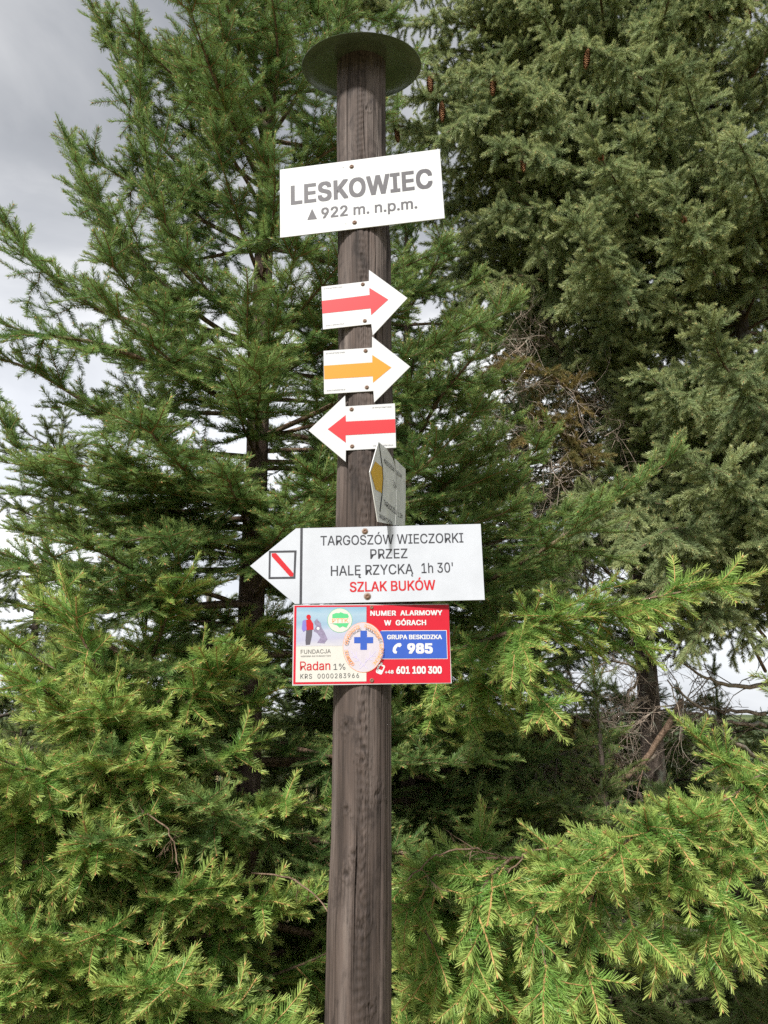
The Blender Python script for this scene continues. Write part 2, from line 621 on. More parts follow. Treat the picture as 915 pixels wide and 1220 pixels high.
def dead_branch(root, axis, r0, rg, density=14, lmax=0.4, name='dead_branch', wood=None):
    """a bare grey branch with thin crooked twigs"""
    tubes = [(axis, np.linspace(r0, max(0.002, r0 * 0.25), len(axis)))]
    Lm = plen(axis)

    def twig(p, d, l, r, depth):
        n = 6
        ax = grow_axis(p, d, l, rg.uniform(-0.3, 0.9), rg.uniform(-0.3, 0.8), 0.16, n, rg)
        tubes.append((ax, np.linspace(r, r * 0.45, n)))
        if depth > 0:
            for _ in range(int(rg.integers(2, 5))):
                q = rg.uniform(0.15, 0.9) * l
                pp, tt = at_len(ax, q)
                twig(pp, unit(tt + rg.normal(size=3) * 0.8), l * rg.uniform(0.25, 0.6), r * 0.62, depth - 1)
    for _ in range(int(density * Lm)):
        q = rg.uniform(0.08, 1.0) * Lm
        p, t = at_len(axis, q)
        twig(p, unit(t * 0.6 + rg.normal(size=3)), lmax * rg.uniform(0.3, 1.0), max(0.0014, r0 * 0.22), 2)
    return link(name, tubes_mesh(name, tubes), wood or DEADWOOD, root)


def trunk_mesh(pts, radii, sides=20, seed=0):
    ax = smooth_curve(pts, 60)
    rad = np.interp(np.linspace(0, 1, 60), np.linspace(0, 1, len(radii)), radii)
    V, Fc = [], []
    for i in range(60):
        for k in range(sides):
            a = 2 * math.pi * k / sides
            q = noise.noise(Vector((math.cos(a) * 2 + seed, math.sin(a) * 2, ax[i][2] * 4)))
            r = rad[i] * (1 + 0.09 * q)
            V.append(ax[i] + np.array([math.cos(a) * r, math.sin(a) * r, 0]))
    for i in range(59):
        for k in range(sides):
            k2 = (k + 1) % sides
            Fc.append((i * sides + k, i * sides + k2, (i + 1) * sides + k2, (i + 1) * sides + k))
    Fc.append([59 * sides + k for k in range(sides)])
    return mesh_from('trunk', V, Fc, smooth=True)


def spruce(label, base, top, r_base, key, seed, z0, z1, whorl_dz, per, lenf, pr, elevf, group=None, skip=None, hero=(), dead=(), r_top=0.01, front=1.0, facing=None, low=None, bark=None):
    """a spruce: trunk, whorls of branches, each branch with its foliage"""
    rg = np.random.default_rng(seed)
    base = np.array(base, float); top = np.array(top, float)
    root = empty('spruce_tree', base)
    tag(root, label, 'tree', group)
    inv = -base
    mid = (base + top) / 2 + np.array([rg.normal(0, 0.01), rg.normal(0, 0.01), 0])
    link('trunk', trunk_mesh([base + inv - UPV * 0.1, mid + inv, top + inv], [r_base, (r_base + r_top) * 0.5, r_top], seed=seed), bark or BARK, root)
    H = top[2] - base[2]

    def ax_at(z):
        t = (z - base[2]) / H
        return (base + (top - base) * t) + inv
    z = z0
    az0 = rg.uniform(0, 6.28)
    while z < z1:
        n = max(2, int(round(per + rg.normal(0, 0.6))))
        az0 += rg.uniform(0.5, 1.4)
        for k in range(n):
            az = az0 + 2 * math.pi * k / n + rg.normal(0, 0.2)
            zz = z + rg.normal(0, whorl_dz * 0.22)
            Lb = lenf(zz) * rg.uniform(0.72, 1.1)
            d0 = np.array([math.cos(az), math.sin(az), 0])
            if d0[1] < 0:
                Lb *= 1 - (1 - front) * (-d0[1])
            if skip and skip(az, zz, Lb):
                continue
            el = R(elevf(zz) + rg.normal(0, 6))
            d = d0 * math.cos(el) + UPV * math.sin(el)
            ax = grow_axis(ax_at(min(zz, top[2] - 0.02)), d, Lb, pr.get('droop', 0.5), pr.get('lift', 0.7), pr.get('wob', 0.03), 14, rg)
            q = dict(pr)
            if d0[1] > 0.55:      # on the far side of the trunk, seen only through gaps
                q['sp'] = pr.get('sp', 0.062) * 1.5
            add_branch(root, ax, 0.006 + Lb * 0.0085, key, rg, q)
        z += whorl_dz * rg.uniform(0.8, 1.2)
    for facing in [q for q in (facing, low) if q for _ in range(q[0])]:
        zz = rg.uniform(facing[1], facing[2])
        az = R(rg.uniform(facing[4], facing[5])); Lb = facing[3] * rg.uniform(0.6, 1.1)
        el = R(elevf(zz) + rg.normal(0, 8))
        d = np.array([math.cos(az) * math.cos(el), math.sin(az) * math.cos(el), math.sin(el)])
        add_branch(root, grow_axis(ax_at(zz), d, Lb, pr.get('droop', 0.5), pr.get('lift', 0.7), 0.03, 14, rg), 0.006 + Lb * 0.0085, key, rg, pr)
    tp = ax_at(top[2])
    add_branch(root, np.array([tp - UPV * 0.45, tp - UPV * 0.2, tp + UPV * 0.0, tp + UPV * 0.16]), r_top, key, rg, dict(pr, bare=0.05, axisbare=0.0, mx2=0.22, hang=0.0, under=0))
    for h in hero:
        pts = smooth_curve([np.array(P(*q)) + inv for q in h['p']], 16)
        q = dict(pr); q.update(h.get('pr', {}))
        add_branch(root, pts, h.get('r', 0.012), h.get('key', key), rg, q)
    for h in dead:
        pts = smooth_curve([np.array(P(*q)) + inv for q in h['p']], 16)
        pts[1:-1] += rg.normal(size=(14, 3)) * h.get('wob', 0.006)
        dead_branch(root, pts, h.get('r', 0.012), rg, h.get('den', 12), h.get('lmax', 0.35), wood=h.get('mat'))
    return root


# ================================================================== ground and hills
def ground_mesh():
    radii = np.concatenate([np.linspace(0.4, 16, 34), np.geomspace(18, 22000, 60)])
    na = 144
    V = [(0, 2.5, 0)]
    Fc = []

    def h(x, y):
        d = math.hypot(x, y - 2.5)
        v = 0.05 * noise.noise(Vector((x * 0.9, y * 0.9, 0))) * min(1, d / 3)
        if d > 9:
            s = min(1, (d - 9) / 1800)
            v -= 330 * (s ** 0.8) + 0.02 * (d - 9) * 0
        if d > 1200:
            k = min(1, (d - 1200) / 3000)
            v += k * (170 + 190 * noise.fractal(Vector((x / 4200 + 3.3, y / 4200, 0.7)), 1.0, 2.0, 5))
        return v
    for r in radii:
        for k in range(na):
            a = 2 * math.pi * k / na
            x, y = r * math.cos(a), 2.5 + r * math.sin(a)
            V.append((x, y, h(x, y)))
    for k in range(na):
        Fc.append((0, 1 + k, 1 + (k + 1) % na))
    for i in range(len(radii) - 1):
        for k in range(na):
            k2 = (k + 1) % na
            Fc.append((1 + i * na + k, 1 + (i + 1) * na + k, 1 + (i + 1) * na + k2, 1 + i * na + k2))
    return mesh_from('ground', V, Fc, smooth=True)


def ground_material():
    m, t, b = mat('summit turf and far woods')
    tcn = N(t, 'ShaderNodeTexCoord')
    n1 = N(t, 'ShaderNodeTexNoise', i_Scale=3.0, i_Detail=8.0, i_Roughness=0.7)
    n2 = N(t, 'ShaderNodeTexNoise', i_Scale=0.006, i_Detail=6.0)
    t.links.new(tcn.outputs['Object'], n1.inputs['Vector'])
    t.links.new(tcn.outputs['Object'], n2.inputs['Vector'])
    r1 = ramp(t, [(0.3, (0.12, 0.10, 0.05)), (0.5, (0.26, 0.22, 0.12)), (0.7, (0.36, 0.31, 0.19))])
    t.links.new(n1.outputs['Fac'], r1.inputs['Fac'])
    r2 = ramp(t, [(0.4, (0.03, 0.05, 0.022)), (0.62, (0.10, 0.12, 0.05))])
    t.links.new(n2.outputs['Fac'], r2.inputs['Fac'])
    ln = N(t, 'ShaderNodeVectorMath', operation='LENGTH')
    t.links.new(tcn.outputs['Object'], ln.inputs[0])
    mr = N(t, 'ShaderNodeMapRange')
    mr.inputs['From Min'].default_value = 25
    mr.inputs['From Max'].default_value = 120
    t.links.new(ln.outputs['Value'], mr.inputs['Value'])
    mm = N(t, 'ShaderNodeMix', data_type='RGBA')
    t.links.new(mr.outputs['Result'], mm.inputs['Factor'])
    t.links.new(r1.outputs['Color'], mm.inputs[6])
    t.links.new(r2.outputs['Color'], mm.inputs[7])
    t.links.new(mm.outputs[2], b.inputs['Base Color'])
    b.inputs['Roughness'].default_value = 0.95
    b.inputs['Specular IOR Level'].default_value = 0.1
    return m


tag(link('ground', ground_mesh(), ground_material()), kind='structure')


# ================================================================== spruces
def zc(lo, hi):
    return lambda z: lo + (hi - lo) * max(0.0, min(1.0, z / 6.0))


WIDE = dict(droop=0.45, lift=0.75, sp=0.10, thin=0.88, hang=0.14, mx2=0.42, k2=0.48, bare=0.2)

# --- the tall green spruce left of the post
spruce('tall green spruce with reddish trunk just left of the wooden post', (-0.515, 3.0, 0), (-0.61, 3.02, 7.6), 0.068,
       'green', 11, 0.7, 6.2, 0.21, 5.6,
       lambda z: 1.28 - 0.115 * z, dict(WIDE, lift=0.5, droop=0.35), lambda z: -9 + 7.0 * z, r_top=0.012, front=0.72, facing=(30, 1.9, 5.3, 0.8, 190, 350),
       skip=lambda az, z, Lb: (math.cos(az) < -0.2 and z > 4.0) or (z > 3.4 and random.random() < 0.36) or (z > 1.95 and math.cos(az) < -0.3 and math.sin(az) > 0.35),
       hero=[
           dict(p=[(308, 400, 3.0), (219, 323, 2.8), (188, 249, 2.72), (168, 144, 2.7), (164, 30, 2.7)], r=0.015, pr=dict(mx2=0.26, k2=0.3, bare=0.25, thin=0.8)),
           dict(p=[(312, 270, 3.0), (210, 192, 2.85), (170, 135, 2.8), (118, 26, 2.8)], r=0.013, pr=dict(mx2=0.22, k2=0.26, thin=0.7)),
           dict(p=[(313, 220, 3.0), (267, 113, 2.75), (256, 40, 2.7), (250, -60, 2.7)], r=0.014, pr=dict(mx2=0.3, k2=0.34)),
           dict(p=[(305, 460, 3.0), (192, 398, 2.8), (110, 364, 2.65), (44, 312, 2.6), (-6, 250, 2.6)], r=0.017, pr=dict(mx2=0.30)),
           dict(p=[(305, 455, 3.0), (180, 330, 3.1), (120, 260, 3.1), (92, 190, 3.1)], r=0.012, pr=dict(mx2=0.28)),
           dict(p=[(303, 545, 3.0), (210, 533, 2.85), (120, 490, 2.7), (37, 440, 2.6), (-30, 420, 2.55)], r=0.014),
           dict(p=[(305, 420, 3.0), (230, 370, 2.8), (160, 300, 2.7), (110, 240, 2.65), (84, 176, 2.65)], r=0.013, pr=dict(mx2=0.26)),
           dict(p=[(305, 500, 3.0), (220, 450, 2.7), (120, 410, 2.5), (30, 395, 2.45), (-20, 370, 2.45)], r=0.013, pr=dict(mx2=0.3)),
           dict(p=[(303, 580, 3.0), (230, 580, 2.6), (160, 560, 2.4), (100, 555, 2.35)], r=0.012, pr=dict(mx2=0.28)),
           dict(p=[(303, 660, 3.0), (250, 650, 2.6), (190, 640, 2.35), (150, 645, 2.3)], r=0.012, pr=dict(mx2=0.28)),
           dict(p=[(300, 600, 3.0), (200, 610, 2.75), (105, 592, 2.6), (35, 544, 2.5), (-10, 480, 2.5)], r=0.014),
           dict(p=[(297, 720, 2.95), (190, 720, 2.6), (90, 690, 2.4), (-20, 650, 2.3)], r=0.015),
           dict(p=[(290, 890, 2.95), (200, 900, 2.6), (140, 834, 2.35), (104, 772, 2.25), (92, 745, 2.22)], r=0.010, key='bright', pr=dict(mx2=0.2, k2=0.4, sp=0.07)),
           dict(p=[(314, 480, 3.0), (372, 400, 2.9), (440, 340, 2.85), (520, 300, 2.8)], r=0.013),
           dict(p=[(318, 170, 3.0), (370, 90, 2.85), (400, 40, 2.8), (420, -20, 2.8)], r=0.012, pr=dict(mx2=0.26)),
           dict(p=[(317, 240, 3.0), (370, 180, 2.9), (420, 130, 2.85), (480, 80, 2.8)], r=0.012, pr=dict(mx2=0.26)),
           dict(p=[(314, 520, 3.0), (400, 480, 2.75), (500, 420, 2.6), (600, 372, 2.55)], r=0.013, pr=dict(mx2=0.36)),
           dict(p=[(312, 700, 3.0), (400, 640, 2.8), (500, 560, 2.65), (560, 500, 2.6)], r=0.013, pr=dict(mx2=0.36)),
       ])

# --- the spruce standing behind the post
spruce('green spruce half hidden behind the post and its signs', (0.10, 3.7, 0), (0.13, 3.72, 4.3), 0.045,
       'green', 23, 0.5, 4.0, 0.20, 5.4,
       lambda z: 1.05 - 0.16 * z, dict(WIDE, hang=0.16), lambda z: -10 + 8 * z, front=0.8, facing=(22, 0.6, 2.5, 0.95, -85, 15),
       hero=[
           dict(p=[(470, 800, 3.5), (560, 770, 2.9), (650, 740, 2.6), (750, 718, 2.5), (838, 700, 2.45)], r=0.013, key='bright', pr=dict(mx2=0.32, hang=0.25)),
           dict(p=[(480, 740, 3.5), (585, 690, 3.0), (655, 650, 2.75), (725, 600, 2.65), (790, 555, 2.6)], r=0.012, pr=dict(mx2=0.28)),
           dict(p=[(480, 860, 3.5), (540, 830, 2.9), (610, 810, 2.6), (640, 830, 2.5)], r=0.011, key='bright', pr=dict(mx2=0.25, hang=0.35)),
           dict(p=[(480, 560, 3.6), (520, 480, 3.1), (560, 430, 2.9), (590, 380, 2.85)], r=0.012),
           dict(p=[(480, 640, 3.6), (520, 590, 3.1), (550, 560, 2.9), (575, 540, 2.85)], r=0.010, pr=dict(mx2=0.2)),
       ])

# --- the old cone-bearing spruce, upper right
OLD = dict(droop=0.9, lift=0.55, sp=0.105, hang=0.42, mx2=0.41, k2=0.5, bare=0.3, under=0.3, lift2=0.1)
spruce('old cone bearing spruce with drooping bluish green boughs', (1.62, 4.75, 0), (1.80, 4.8, 9.5), 0.075,
       'blue', 31, 2.6, 8.2, 0.21, 6.2,
       lambda z: 1.95 - 0.12 * z, OLD, lambda z: 2 + 3.5 * z, r_top=0.02, front=0.85,
       skip=lambda az, z, Lb: z < 4.3 and math.cos(az) < 0.15 and math.sin(az) < 0.75,
       facing=(34, 4.0, 7.6, 1.55, 185, 300), low=(16, 2.5, 3.7, 1.05, 225, 330), bark=DARKBARK,
       hero=[
           dict(p=[(735, 330, 4.7), (690, 290, 4.0), (655, 250, 3.7), (610, 250, 3.6)], r=0.014),
           dict(p=[(735, 420, 4.7), (710, 370, 4.0), (690, 330, 3.6), (705, 290, 3.4)], r=0.014),
           dict(p=[(742, 520, 4.7), (660, 450, 4.0), (600, 430, 3.8), (560, 470, 3.7)], r=0.010, key='brown', pr=dict(mx2=0.25, thin=0.6)),
           dict(p=[(742, 600, 4.7), (690, 540, 4.1), (650, 500, 3.9), (620, 520, 3.8)], r=0.010, key='brown', pr=dict(mx2=0.25, thin=0.5)),
           dict(p=[(750, 880, 4.7), (690, 860, 4.1), (640, 850, 3.9), (600, 900, 3.8)], r=0.010, key='brown', pr=dict(mx2=0.25, thin=0.5)),
           dict(p=[(735, 260, 4.7), (650, 170, 4.2), (560, 110, 4.0), (480, 120, 3.9)], r=0.014),
           dict(p=[(735, 200, 4.7), (640, 90, 4.3), (560, 30, 4.2), (480, 30, 4.1)], r=0.014),
           dict(p=[(735, 300, 4.7), (640, 230, 4.3), (560, 200, 4.1), (490, 220, 4.0)], r=0.014),
           dict(p=[(735, 170, 4.7), (620, 80, 4.4), (530, 60, 4.3), (440, 80, 4.3)], r=0.014, pr=dict(sp=0.085)),
           dict(p=[(735, 280, 4.7), (630, 190, 4.4), (540, 150, 4.3), (460, 165, 4.3)], r=0.014, pr=dict(sp=0.085)),
           dict(p=[(735, 340, 4.7), (640, 270, 4.5), (560, 240, 4.4), (475, 270, 4.4)], r=0.014, pr=dict(sp=0.085)),
           dict(p=[(735, 420, 4.7), (650, 350, 4.5), (580, 310, 4.4), (500, 350, 4.4)], r=0.014, pr=dict(sp=0.085)),
           dict(p=[(735, 90, 4.7), (640, 0, 4.4), (560, -20, 4.3), (470, -5, 4.3)], r=0.014, pr=dict(sp=0.085)),
           dict(p=[(750, 700, 4.7), (765, 640, 4.2), (755, 615, 3.8), (742, 640, 3.6)], r=0.010, pr=dict(mx2=0.3)),
           dict(p=[(750, 770, 4.7), (785, 700, 4.2), (795, 690, 3.8), (785, 720, 3.6)], r=0.010, pr=dict(mx2=0.3)),
           dict(p=[(750, 640, 4.7), (720, 590, 4.2), (700, 590, 3.8), (690, 620, 3.6)], r=0.010, pr=dict(mx2=0.25)),
           dict(p=[(735, 330, 4.7), (640, 290, 4.3), (570, 270, 4.1), (500, 310, 4.0)], r=0.014),
           dict(p=[(735, 240, 4.7), (660, 160, 4.0), (590, 120, 3.7), (530, 160, 3.6)], r=0.014),
           dict(p=[(735, 130, 4.7), (660, 40, 4.3), (590, 0, 4.1), (540, -10, 4.0)], r=0.014),
           dict(p=[(735, 380, 4.7), (660, 340, 4.2), (600, 330, 4.0), (540, 370, 3.9)], r=0.014),
           dict(p=[(740, 560, 4.7), (800, 480, 4.1), (840, 440, 3.8), (880, 440, 3.7)], r=0.014),
       ],
       dead=[
           dict(p=[(750, 660, 4.7), (660, 640, 4.0), (590, 612, 3.6), (540, 590, 3.4), (490, 555, 3.3)], r=0.022, den=9, lmax=0.35),
           dict(p=[(748, 740, 4.7), (770, 720, 4.3), (740, 690, 4.0), (700, 700, 3.9)], r=0.010, den=30, lmax=0.45),
           dict(p=[(748, 560, 4.7), (780, 540, 4.3), (760, 500, 4.0), (720, 520, 3.9)], r=0.010, den=30, lmax=0.45),
           dict(p=[(748, 830, 4.7), (760, 800, 4.3), (720, 790, 4.0), (680, 830, 3.9)], r=0.010, den=30, lmax=0.45),
           dict(p=[(760, 930, 4.7), (740, 900, 4.3), (690, 890, 4.0), (620, 930, 3.9)], r=0.010, den=30, lmax=0.45),
           dict(p=[(740, 470, 4.7), (680, 430, 4.3), (640, 400, 4.1), (590, 440, 4.0)], r=0.012, den=34, lmax=0.5),
           dict(p=[(742, 640, 4.7), (700, 600, 4.3), (670, 560, 4.0), (640, 540, 3.9)], r=0.012, den=34, lmax=0.5),
           dict(p=[(742, 700, 4.7), (690, 650, 4.4), (640, 630, 4.2), (560, 610, 4.0)], r=0.012, den=34, lmax=0.5),
           dict(p=[(745, 560, 4.7), (680, 520, 4.1), (620, 510, 3.8), (570, 480, 3.6)], r=0.012, den=26, lmax=0.5),
           dict(p=[(745, 600, 4.7), (680, 580, 4.3), (620, 590, 4.0), (560, 560, 3.9)], r=0.012, den=26, lmax=0.5),
           dict(p=[(745, 520, 4.7), (690, 470, 4.2), (640, 440, 3.9), (600, 400, 3.8)], r=0.012, den=26, lmax=0.5),
           dict(p=[(770, 830, 4.7), (720, 860, 4.2), (660, 850, 3.9), (600, 880, 3.7)], r=0.014, den=22, lmax=0.4),
           dict(p=[(812, 835, 4.4), (775, 895, 4.1), (740, 935, 3.9), (715, 965, 3.7), (690, 1000, 3.6)], r=0.020, den=10, lmax=0.4, mat=LIMB),
           dict(p=[(715, 962, 3.7), (740, 975, 3.6), (752, 990, 3.5)], r=0.014, den=14, lmax=0.3),
           dict(p=[(780, 900, 4.6), (700, 960, 4.2), (640, 960, 4.0), (560, 990, 3.8)], r=0.014, den=22, lmax=0.4),
       ])

CONE = bark_material('cone scales', (0.10, 0.045, 0.02), (0.25, 0.12, 0.055), (0.38, 0.22, 0.11), scale=120, stretch=1.0)
CONEBUD = plain('red brown flower buds', (0.26, 0.11, 0.06), 0.7, 0.3, 0.4, 200)


def cone_mesh():
    V, Fc = [], []
    Lc, n = 0.13, 110
    for i in range(n):
        t = (i + 0.5) / n
        a = i * 2.39996
        r = 0.016 * math.sin(math.pi * min(1, 0.12 + t * 0.86)) ** 0.55 + 0.002
        zc_ = -Lc * t
        o = len(V)
        for (da, dz, dr) in ((-0.42, 0.010, -0.005), (0.42, 0.010, -0.005), (0.40, -0.004, 0.0012), (0.0, -0.011, 0.0030), (-0.40, -0.004, 0.0012)):
            V.append(((r + dr) * math.cos(a + da), (r + dr) * math.sin(a + da), zc_ + dz))
        Fc.append((o, o + 1, o + 2, o + 3, o + 4))
    return mesh_from('cone', V, Fc)


def cluster_mesh():
    V, Fc = [], []
    rg = np.random.default_rng(5)
    for i in range(9):
        d = unit(rg.normal(size=3) + np.array([0, 0, 0.7])) * 0.013
        bm = bmesh.new(); bmesh.ops.create_icosphere(bm, subdivisions=1, radius=0.0065)
        o = len(V)
        V += [(v.co.x + d[0], v.co.y + d[1], v.co.z * 1.8 + d[2]) for v in bm.verts]
        bm.verts.index_update()
        Fc += [tuple(o + v.index for v in f.verts) for f in bm.faces]
        bm.free()
    return mesh_from('flower_buds', V, Fc, smooth=True)


old = bpy.data.objects['spruce_tree.002']
cm, km = cone_mesh(), cluster_mesh()
cm.materials.append(CONE); km.materials.append(CONEBUD)
for i, (x, y, Y) in enumerate([(588, 92, 3.55), (512, 90, 3.6), (526, 122, 3.7), (472, 152, 3.8), (890, 6, 3.6), (846, 16, 3.7), (405, -12, 3.9), (393, -10, 4.0), (700, 60, 3.4), (622, 180, 3.5)]):
    o = link('cone', cm, None, old)
    o.location = P(x, y, Y) - old.location
    o.rotation_euler = (random.uniform(-0.15, 0.15), random.uniform(-0.15, 0.15), random.uniform(0, 6))
    o.scale = (random.uniform(0.85, 1.1),) * 3
    c0 = np.array(o.location)
    rgc = np.random.default_rng(500 + i)
    sx_ = 1 if x < 740 else -1
    ax = smooth_curve([c0 + np.array([0.42 * sx_, 0.30, 0.10]), c0 + np.array([0.2 * sx_, 0.14, 0.09]), c0 + np.array([0, 0.0, 0.02]), c0 + np.array([-0.10 * sx_, -0.05, -0.02])], 10)
    add_branch(old, ax, 0.006, 'blue', rgc, dict(OLD, bare=0.05, axisbare=0.0, mx2=0.2, hang=0.25, sp=0.06))
for (x, y, Y) in [(716, 188, 3.25), (703, 298, 3.25), (815, 262, 3.3)]:
    o = link('flower_buds', km, None, old)
    o.location = P(x, y, Y) - old.location
    o.rotation_euler = (random.uniform(-0.8, 0.8), random.uniform(-0.8, 0.8), random.uniform(0, 6))
    c0 = np.array(o.location)
    ax = smooth_curve([c0 + np.array([0.3, 0.35, -0.10]), c0 + np.array([0.12, 0.15, -0.02]), c0 + np.array([0, 0.0, 0.0]), c0 + np.array([-0.06, -0.06, 0.09])], 10)
    add_branch(old, ax, 0.006, 'blue', np.random.default_rng(int(x)), dict(OLD, bare=0.05, axisbare=0.0, mx2=0.2, hang=0.05, sp=0.06))

# --- the spruce at the right edge
EDGE = dict(OLD, hang=0.3, mx2=0.42, droop=0.6)
spruce('spruce with bare lower branches right of the old spruce', (2.22, 4.2, 0), (2.3, 4.2, 6.4), 0.09,
       'blue', 41, 2.15, 6.0, 0.22, 5.4,
       lambda z: 1.35 - 0.15 * z, EDGE, lambda z: -4 + 6 * z, front=0.9, facing=(22, 2.4, 5.6, 1.1, 180, 300), low=(12, 2.25, 2.9, 1.0, 175, 275), bark=DARKBARK,
       hero=[
           dict(p=[(930, 640, 4.1), (880, 590, 3.4), (850, 560, 3.1), (815, 545, 3.0)], r=0.012),
           dict(p=[(940, 520, 4.1), (890, 470, 3.4), (860, 430, 3.1), (850, 400, 3.0)], r=0.012),
           dict(p=[(940, 300, 4.1), (910, 240, 3.4), (890, 190, 3.2), (880, 170, 3.1)], r=0.012),
           dict(p=[(912, 760, 4.2), (860, 700, 3.7), (810, 690, 3.4), (765, 715, 3.3)], r=0.010, pr=dict(mx2=0.28)),
           dict(p=[(912, 700, 4.2), (850, 640, 3.6), (800, 630, 3.3), (760, 655, 3.2)], r=0.010, pr=dict(mx2=0.28)),
           dict(p=[(912, 800, 4.2), (880, 740, 3.8), (850, 730, 3.5), (830, 760, 3.4)], r=0.010, pr=dict(mx2=0.22)),
       ],
       dead=[
           dict(p=[(912, 865, 4.2), (870, 860, 4.1), (830, 850, 4.1), (790, 845, 4.0)], r=0.012, den=14, lmax=0.4),
           dict(p=[(912, 850, 4.2), (860, 846, 4.2), (820, 838, 4.2), (780, 842, 4.2)], r=0.012, den=14, lmax=0.4),
           dict(p=[(915, 815, 4.2), (860, 815, 4.0), (830, 800, 3.9), (795, 780, 3.9)], r=0.014, den=14, lmax=0.4),
           dict(p=[(912, 700, 4.2), (860, 720, 4.0), (830, 700, 3.9), (795, 690, 3.9)], r=0.009, den=24, lmax=0.4),
           dict(p=[(905, 905, 4.1), (870, 880, 3.9), (830, 840, 3.8), (795, 810, 3.7)], r=0.014, den=12, lmax=0.4),
       ])

BOUGH = dict(hang=0.25, mx2=0.17, k2=0.55, bare=0.1, axisbare=0.0, under=0.2, sp=0.105, top=0.3, thin=0.72)
# --- the young spruce at the right whose bough reaches towards the post
spruce('young spruce whose bright bough reaches from the right towards the post', (1.62, 2.75, 0), (1.62, 2.75, 2.0), 0.03,
       'bright', 51, 0.35, 0.9, 0.24, 3.0,
       lambda z: 0.6, dict(WIDE, hang=0.3), lambda z: 0, front=0.8,
       skip=lambda az, z, Lb: math.cos(az) < -0.1,
       hero=[
           dict(p=[(1060, 900, 2.7), (960, 925, 2.5), (843, 985, 2.35), (770, 1008, 2.28), (690, 1022, 2.22), (600, 1022, 2.2), (520, 1030, 2.2), (478, 1060, 2.2)], r=0.010,
                pr=dict(hang=0.35, mx2=0.16, k2=0.25, bare=0.15, under=0.3, thin=0.7, sp=0.075, axisbare=0.3)),
           dict(p=[(770, 1008, 2.28), (722, 1035, 2.2), (700, 1090, 2.12), (694, 1140, 2.1)], r=0.005, pr=BOUGH),
           dict(p=[(700, 1022, 2.23), (660, 1050, 2.12), (640, 1095, 2.06), (650, 1150, 2.03)], r=0.005, pr=BOUGH),
           dict(p=[(610, 1022, 2.2), (580, 1050, 2.12), (560, 1100, 2.08), (566, 1150, 2.06)], r=0.005, pr=BOUGH),
           dict(p=[(843, 985, 2.35), (812, 1020, 2.25), (792, 1060, 2.2), (790, 1105, 2.18)], r=0.005, pr=BOUGH),
           dict(p=[(843, 985, 2.35), (800, 985, 2.15), (750, 1000, 2.02), (715, 1030, 1.98)], r=0.005, pr=BOUGH),
           dict(p=[(930, 940, 2.45), (890, 985, 2.3), (870, 1040, 2.22), (860, 1080, 2.2)], r=0.005, pr=BOUGH),
           dict(p=[(535, 1026, 2.2), (510, 1050, 2.14), (500, 1090, 2.1), (515, 1125, 2.1)], r=0.004, pr=BOUGH),
           dict(p=[(960, 925, 2.5), (905, 925, 2.35), (870, 950, 2.28), (840, 960, 2.25)], r=0.006, pr=dict(BOUGH, hang=0.1)),
           dict(p=[(1060, 900, 2.7), (1000, 910, 2.5), (930, 935, 2.4), (895, 930, 2.35), (872, 915, 2.34)], r=0.008, pr=dict(BOUGH, hang=0.0)),
           dict(p=[(1060, 1020, 2.7), (980, 1080, 2.5), (900, 1110, 2.4), (850, 1120, 2.35)], r=0.009, pr=dict(mx2=0.2)),
       ],
       dead=[dict(p=[(600, 1022, 2.2), (560, 1012, 2.12), (520, 1020, 2.08), (485, 1050, 2.06)], r=0.0025, den=12, lmax=0.12, wob=0.003, mat=LIMB),
             dict(p=[(690, 1022, 2.22), (660, 1010, 2.12), (630, 1015, 2.08), (605, 1040, 2.06)], r=0.0025, den=12, lmax=0.12, wob=0.003, mat=LIMB)])

# --- the young bright spruce, lower left
YOUNG = dict(droop=0.5, lift=0.7, sp=0.115, hang=0.32, mx2=0.30, k2=0.5, bare=0.12, under=0.25)
spruce('young bright green spruce with drooping sprays below the tall spruce', (-0.86, 2.75, 0), (-0.88, 2.75, 1.85), 0.03,
       'bright', 61, 0.3, 1.8, 0.13, 6.0,
       lambda z: 0.98 - 0.30 * z, YOUNG, lambda z: -5 + 20 * z, front=0.8, facing=(30, 0.5, 1.6, 0.62, 185, 355),
       dead=[dict(p=[(300, 1040, 2.3), (345, 1045, 2.1), (380, 1072, 1.98), (397, 1096, 1.93)], r=0.0024, den=7, lmax=0.09, wob=0.002, mat=LIMB),
             dict(p=[(150, 960, 2.45), (185, 975, 2.2), (205, 1000, 2.15), (212, 1030, 2.13)], r=0.0024, den=12, lmax=0.10, wob=0.003, mat=LIMB)])

# --- sapling at the foot of the post
spruce('small bright spruce sapling low behind the foot of the post', (0.27, 2.42, 0), (0.28, 2.42, 1.0), 0.014,
       'bright', 71, 0.25, 0.98, 0.12, 5.0,
       lambda z: 0.42 - 0.30 * z, dict(YOUNG, mx2=0.2), lambda z: 0 + 30 * z)

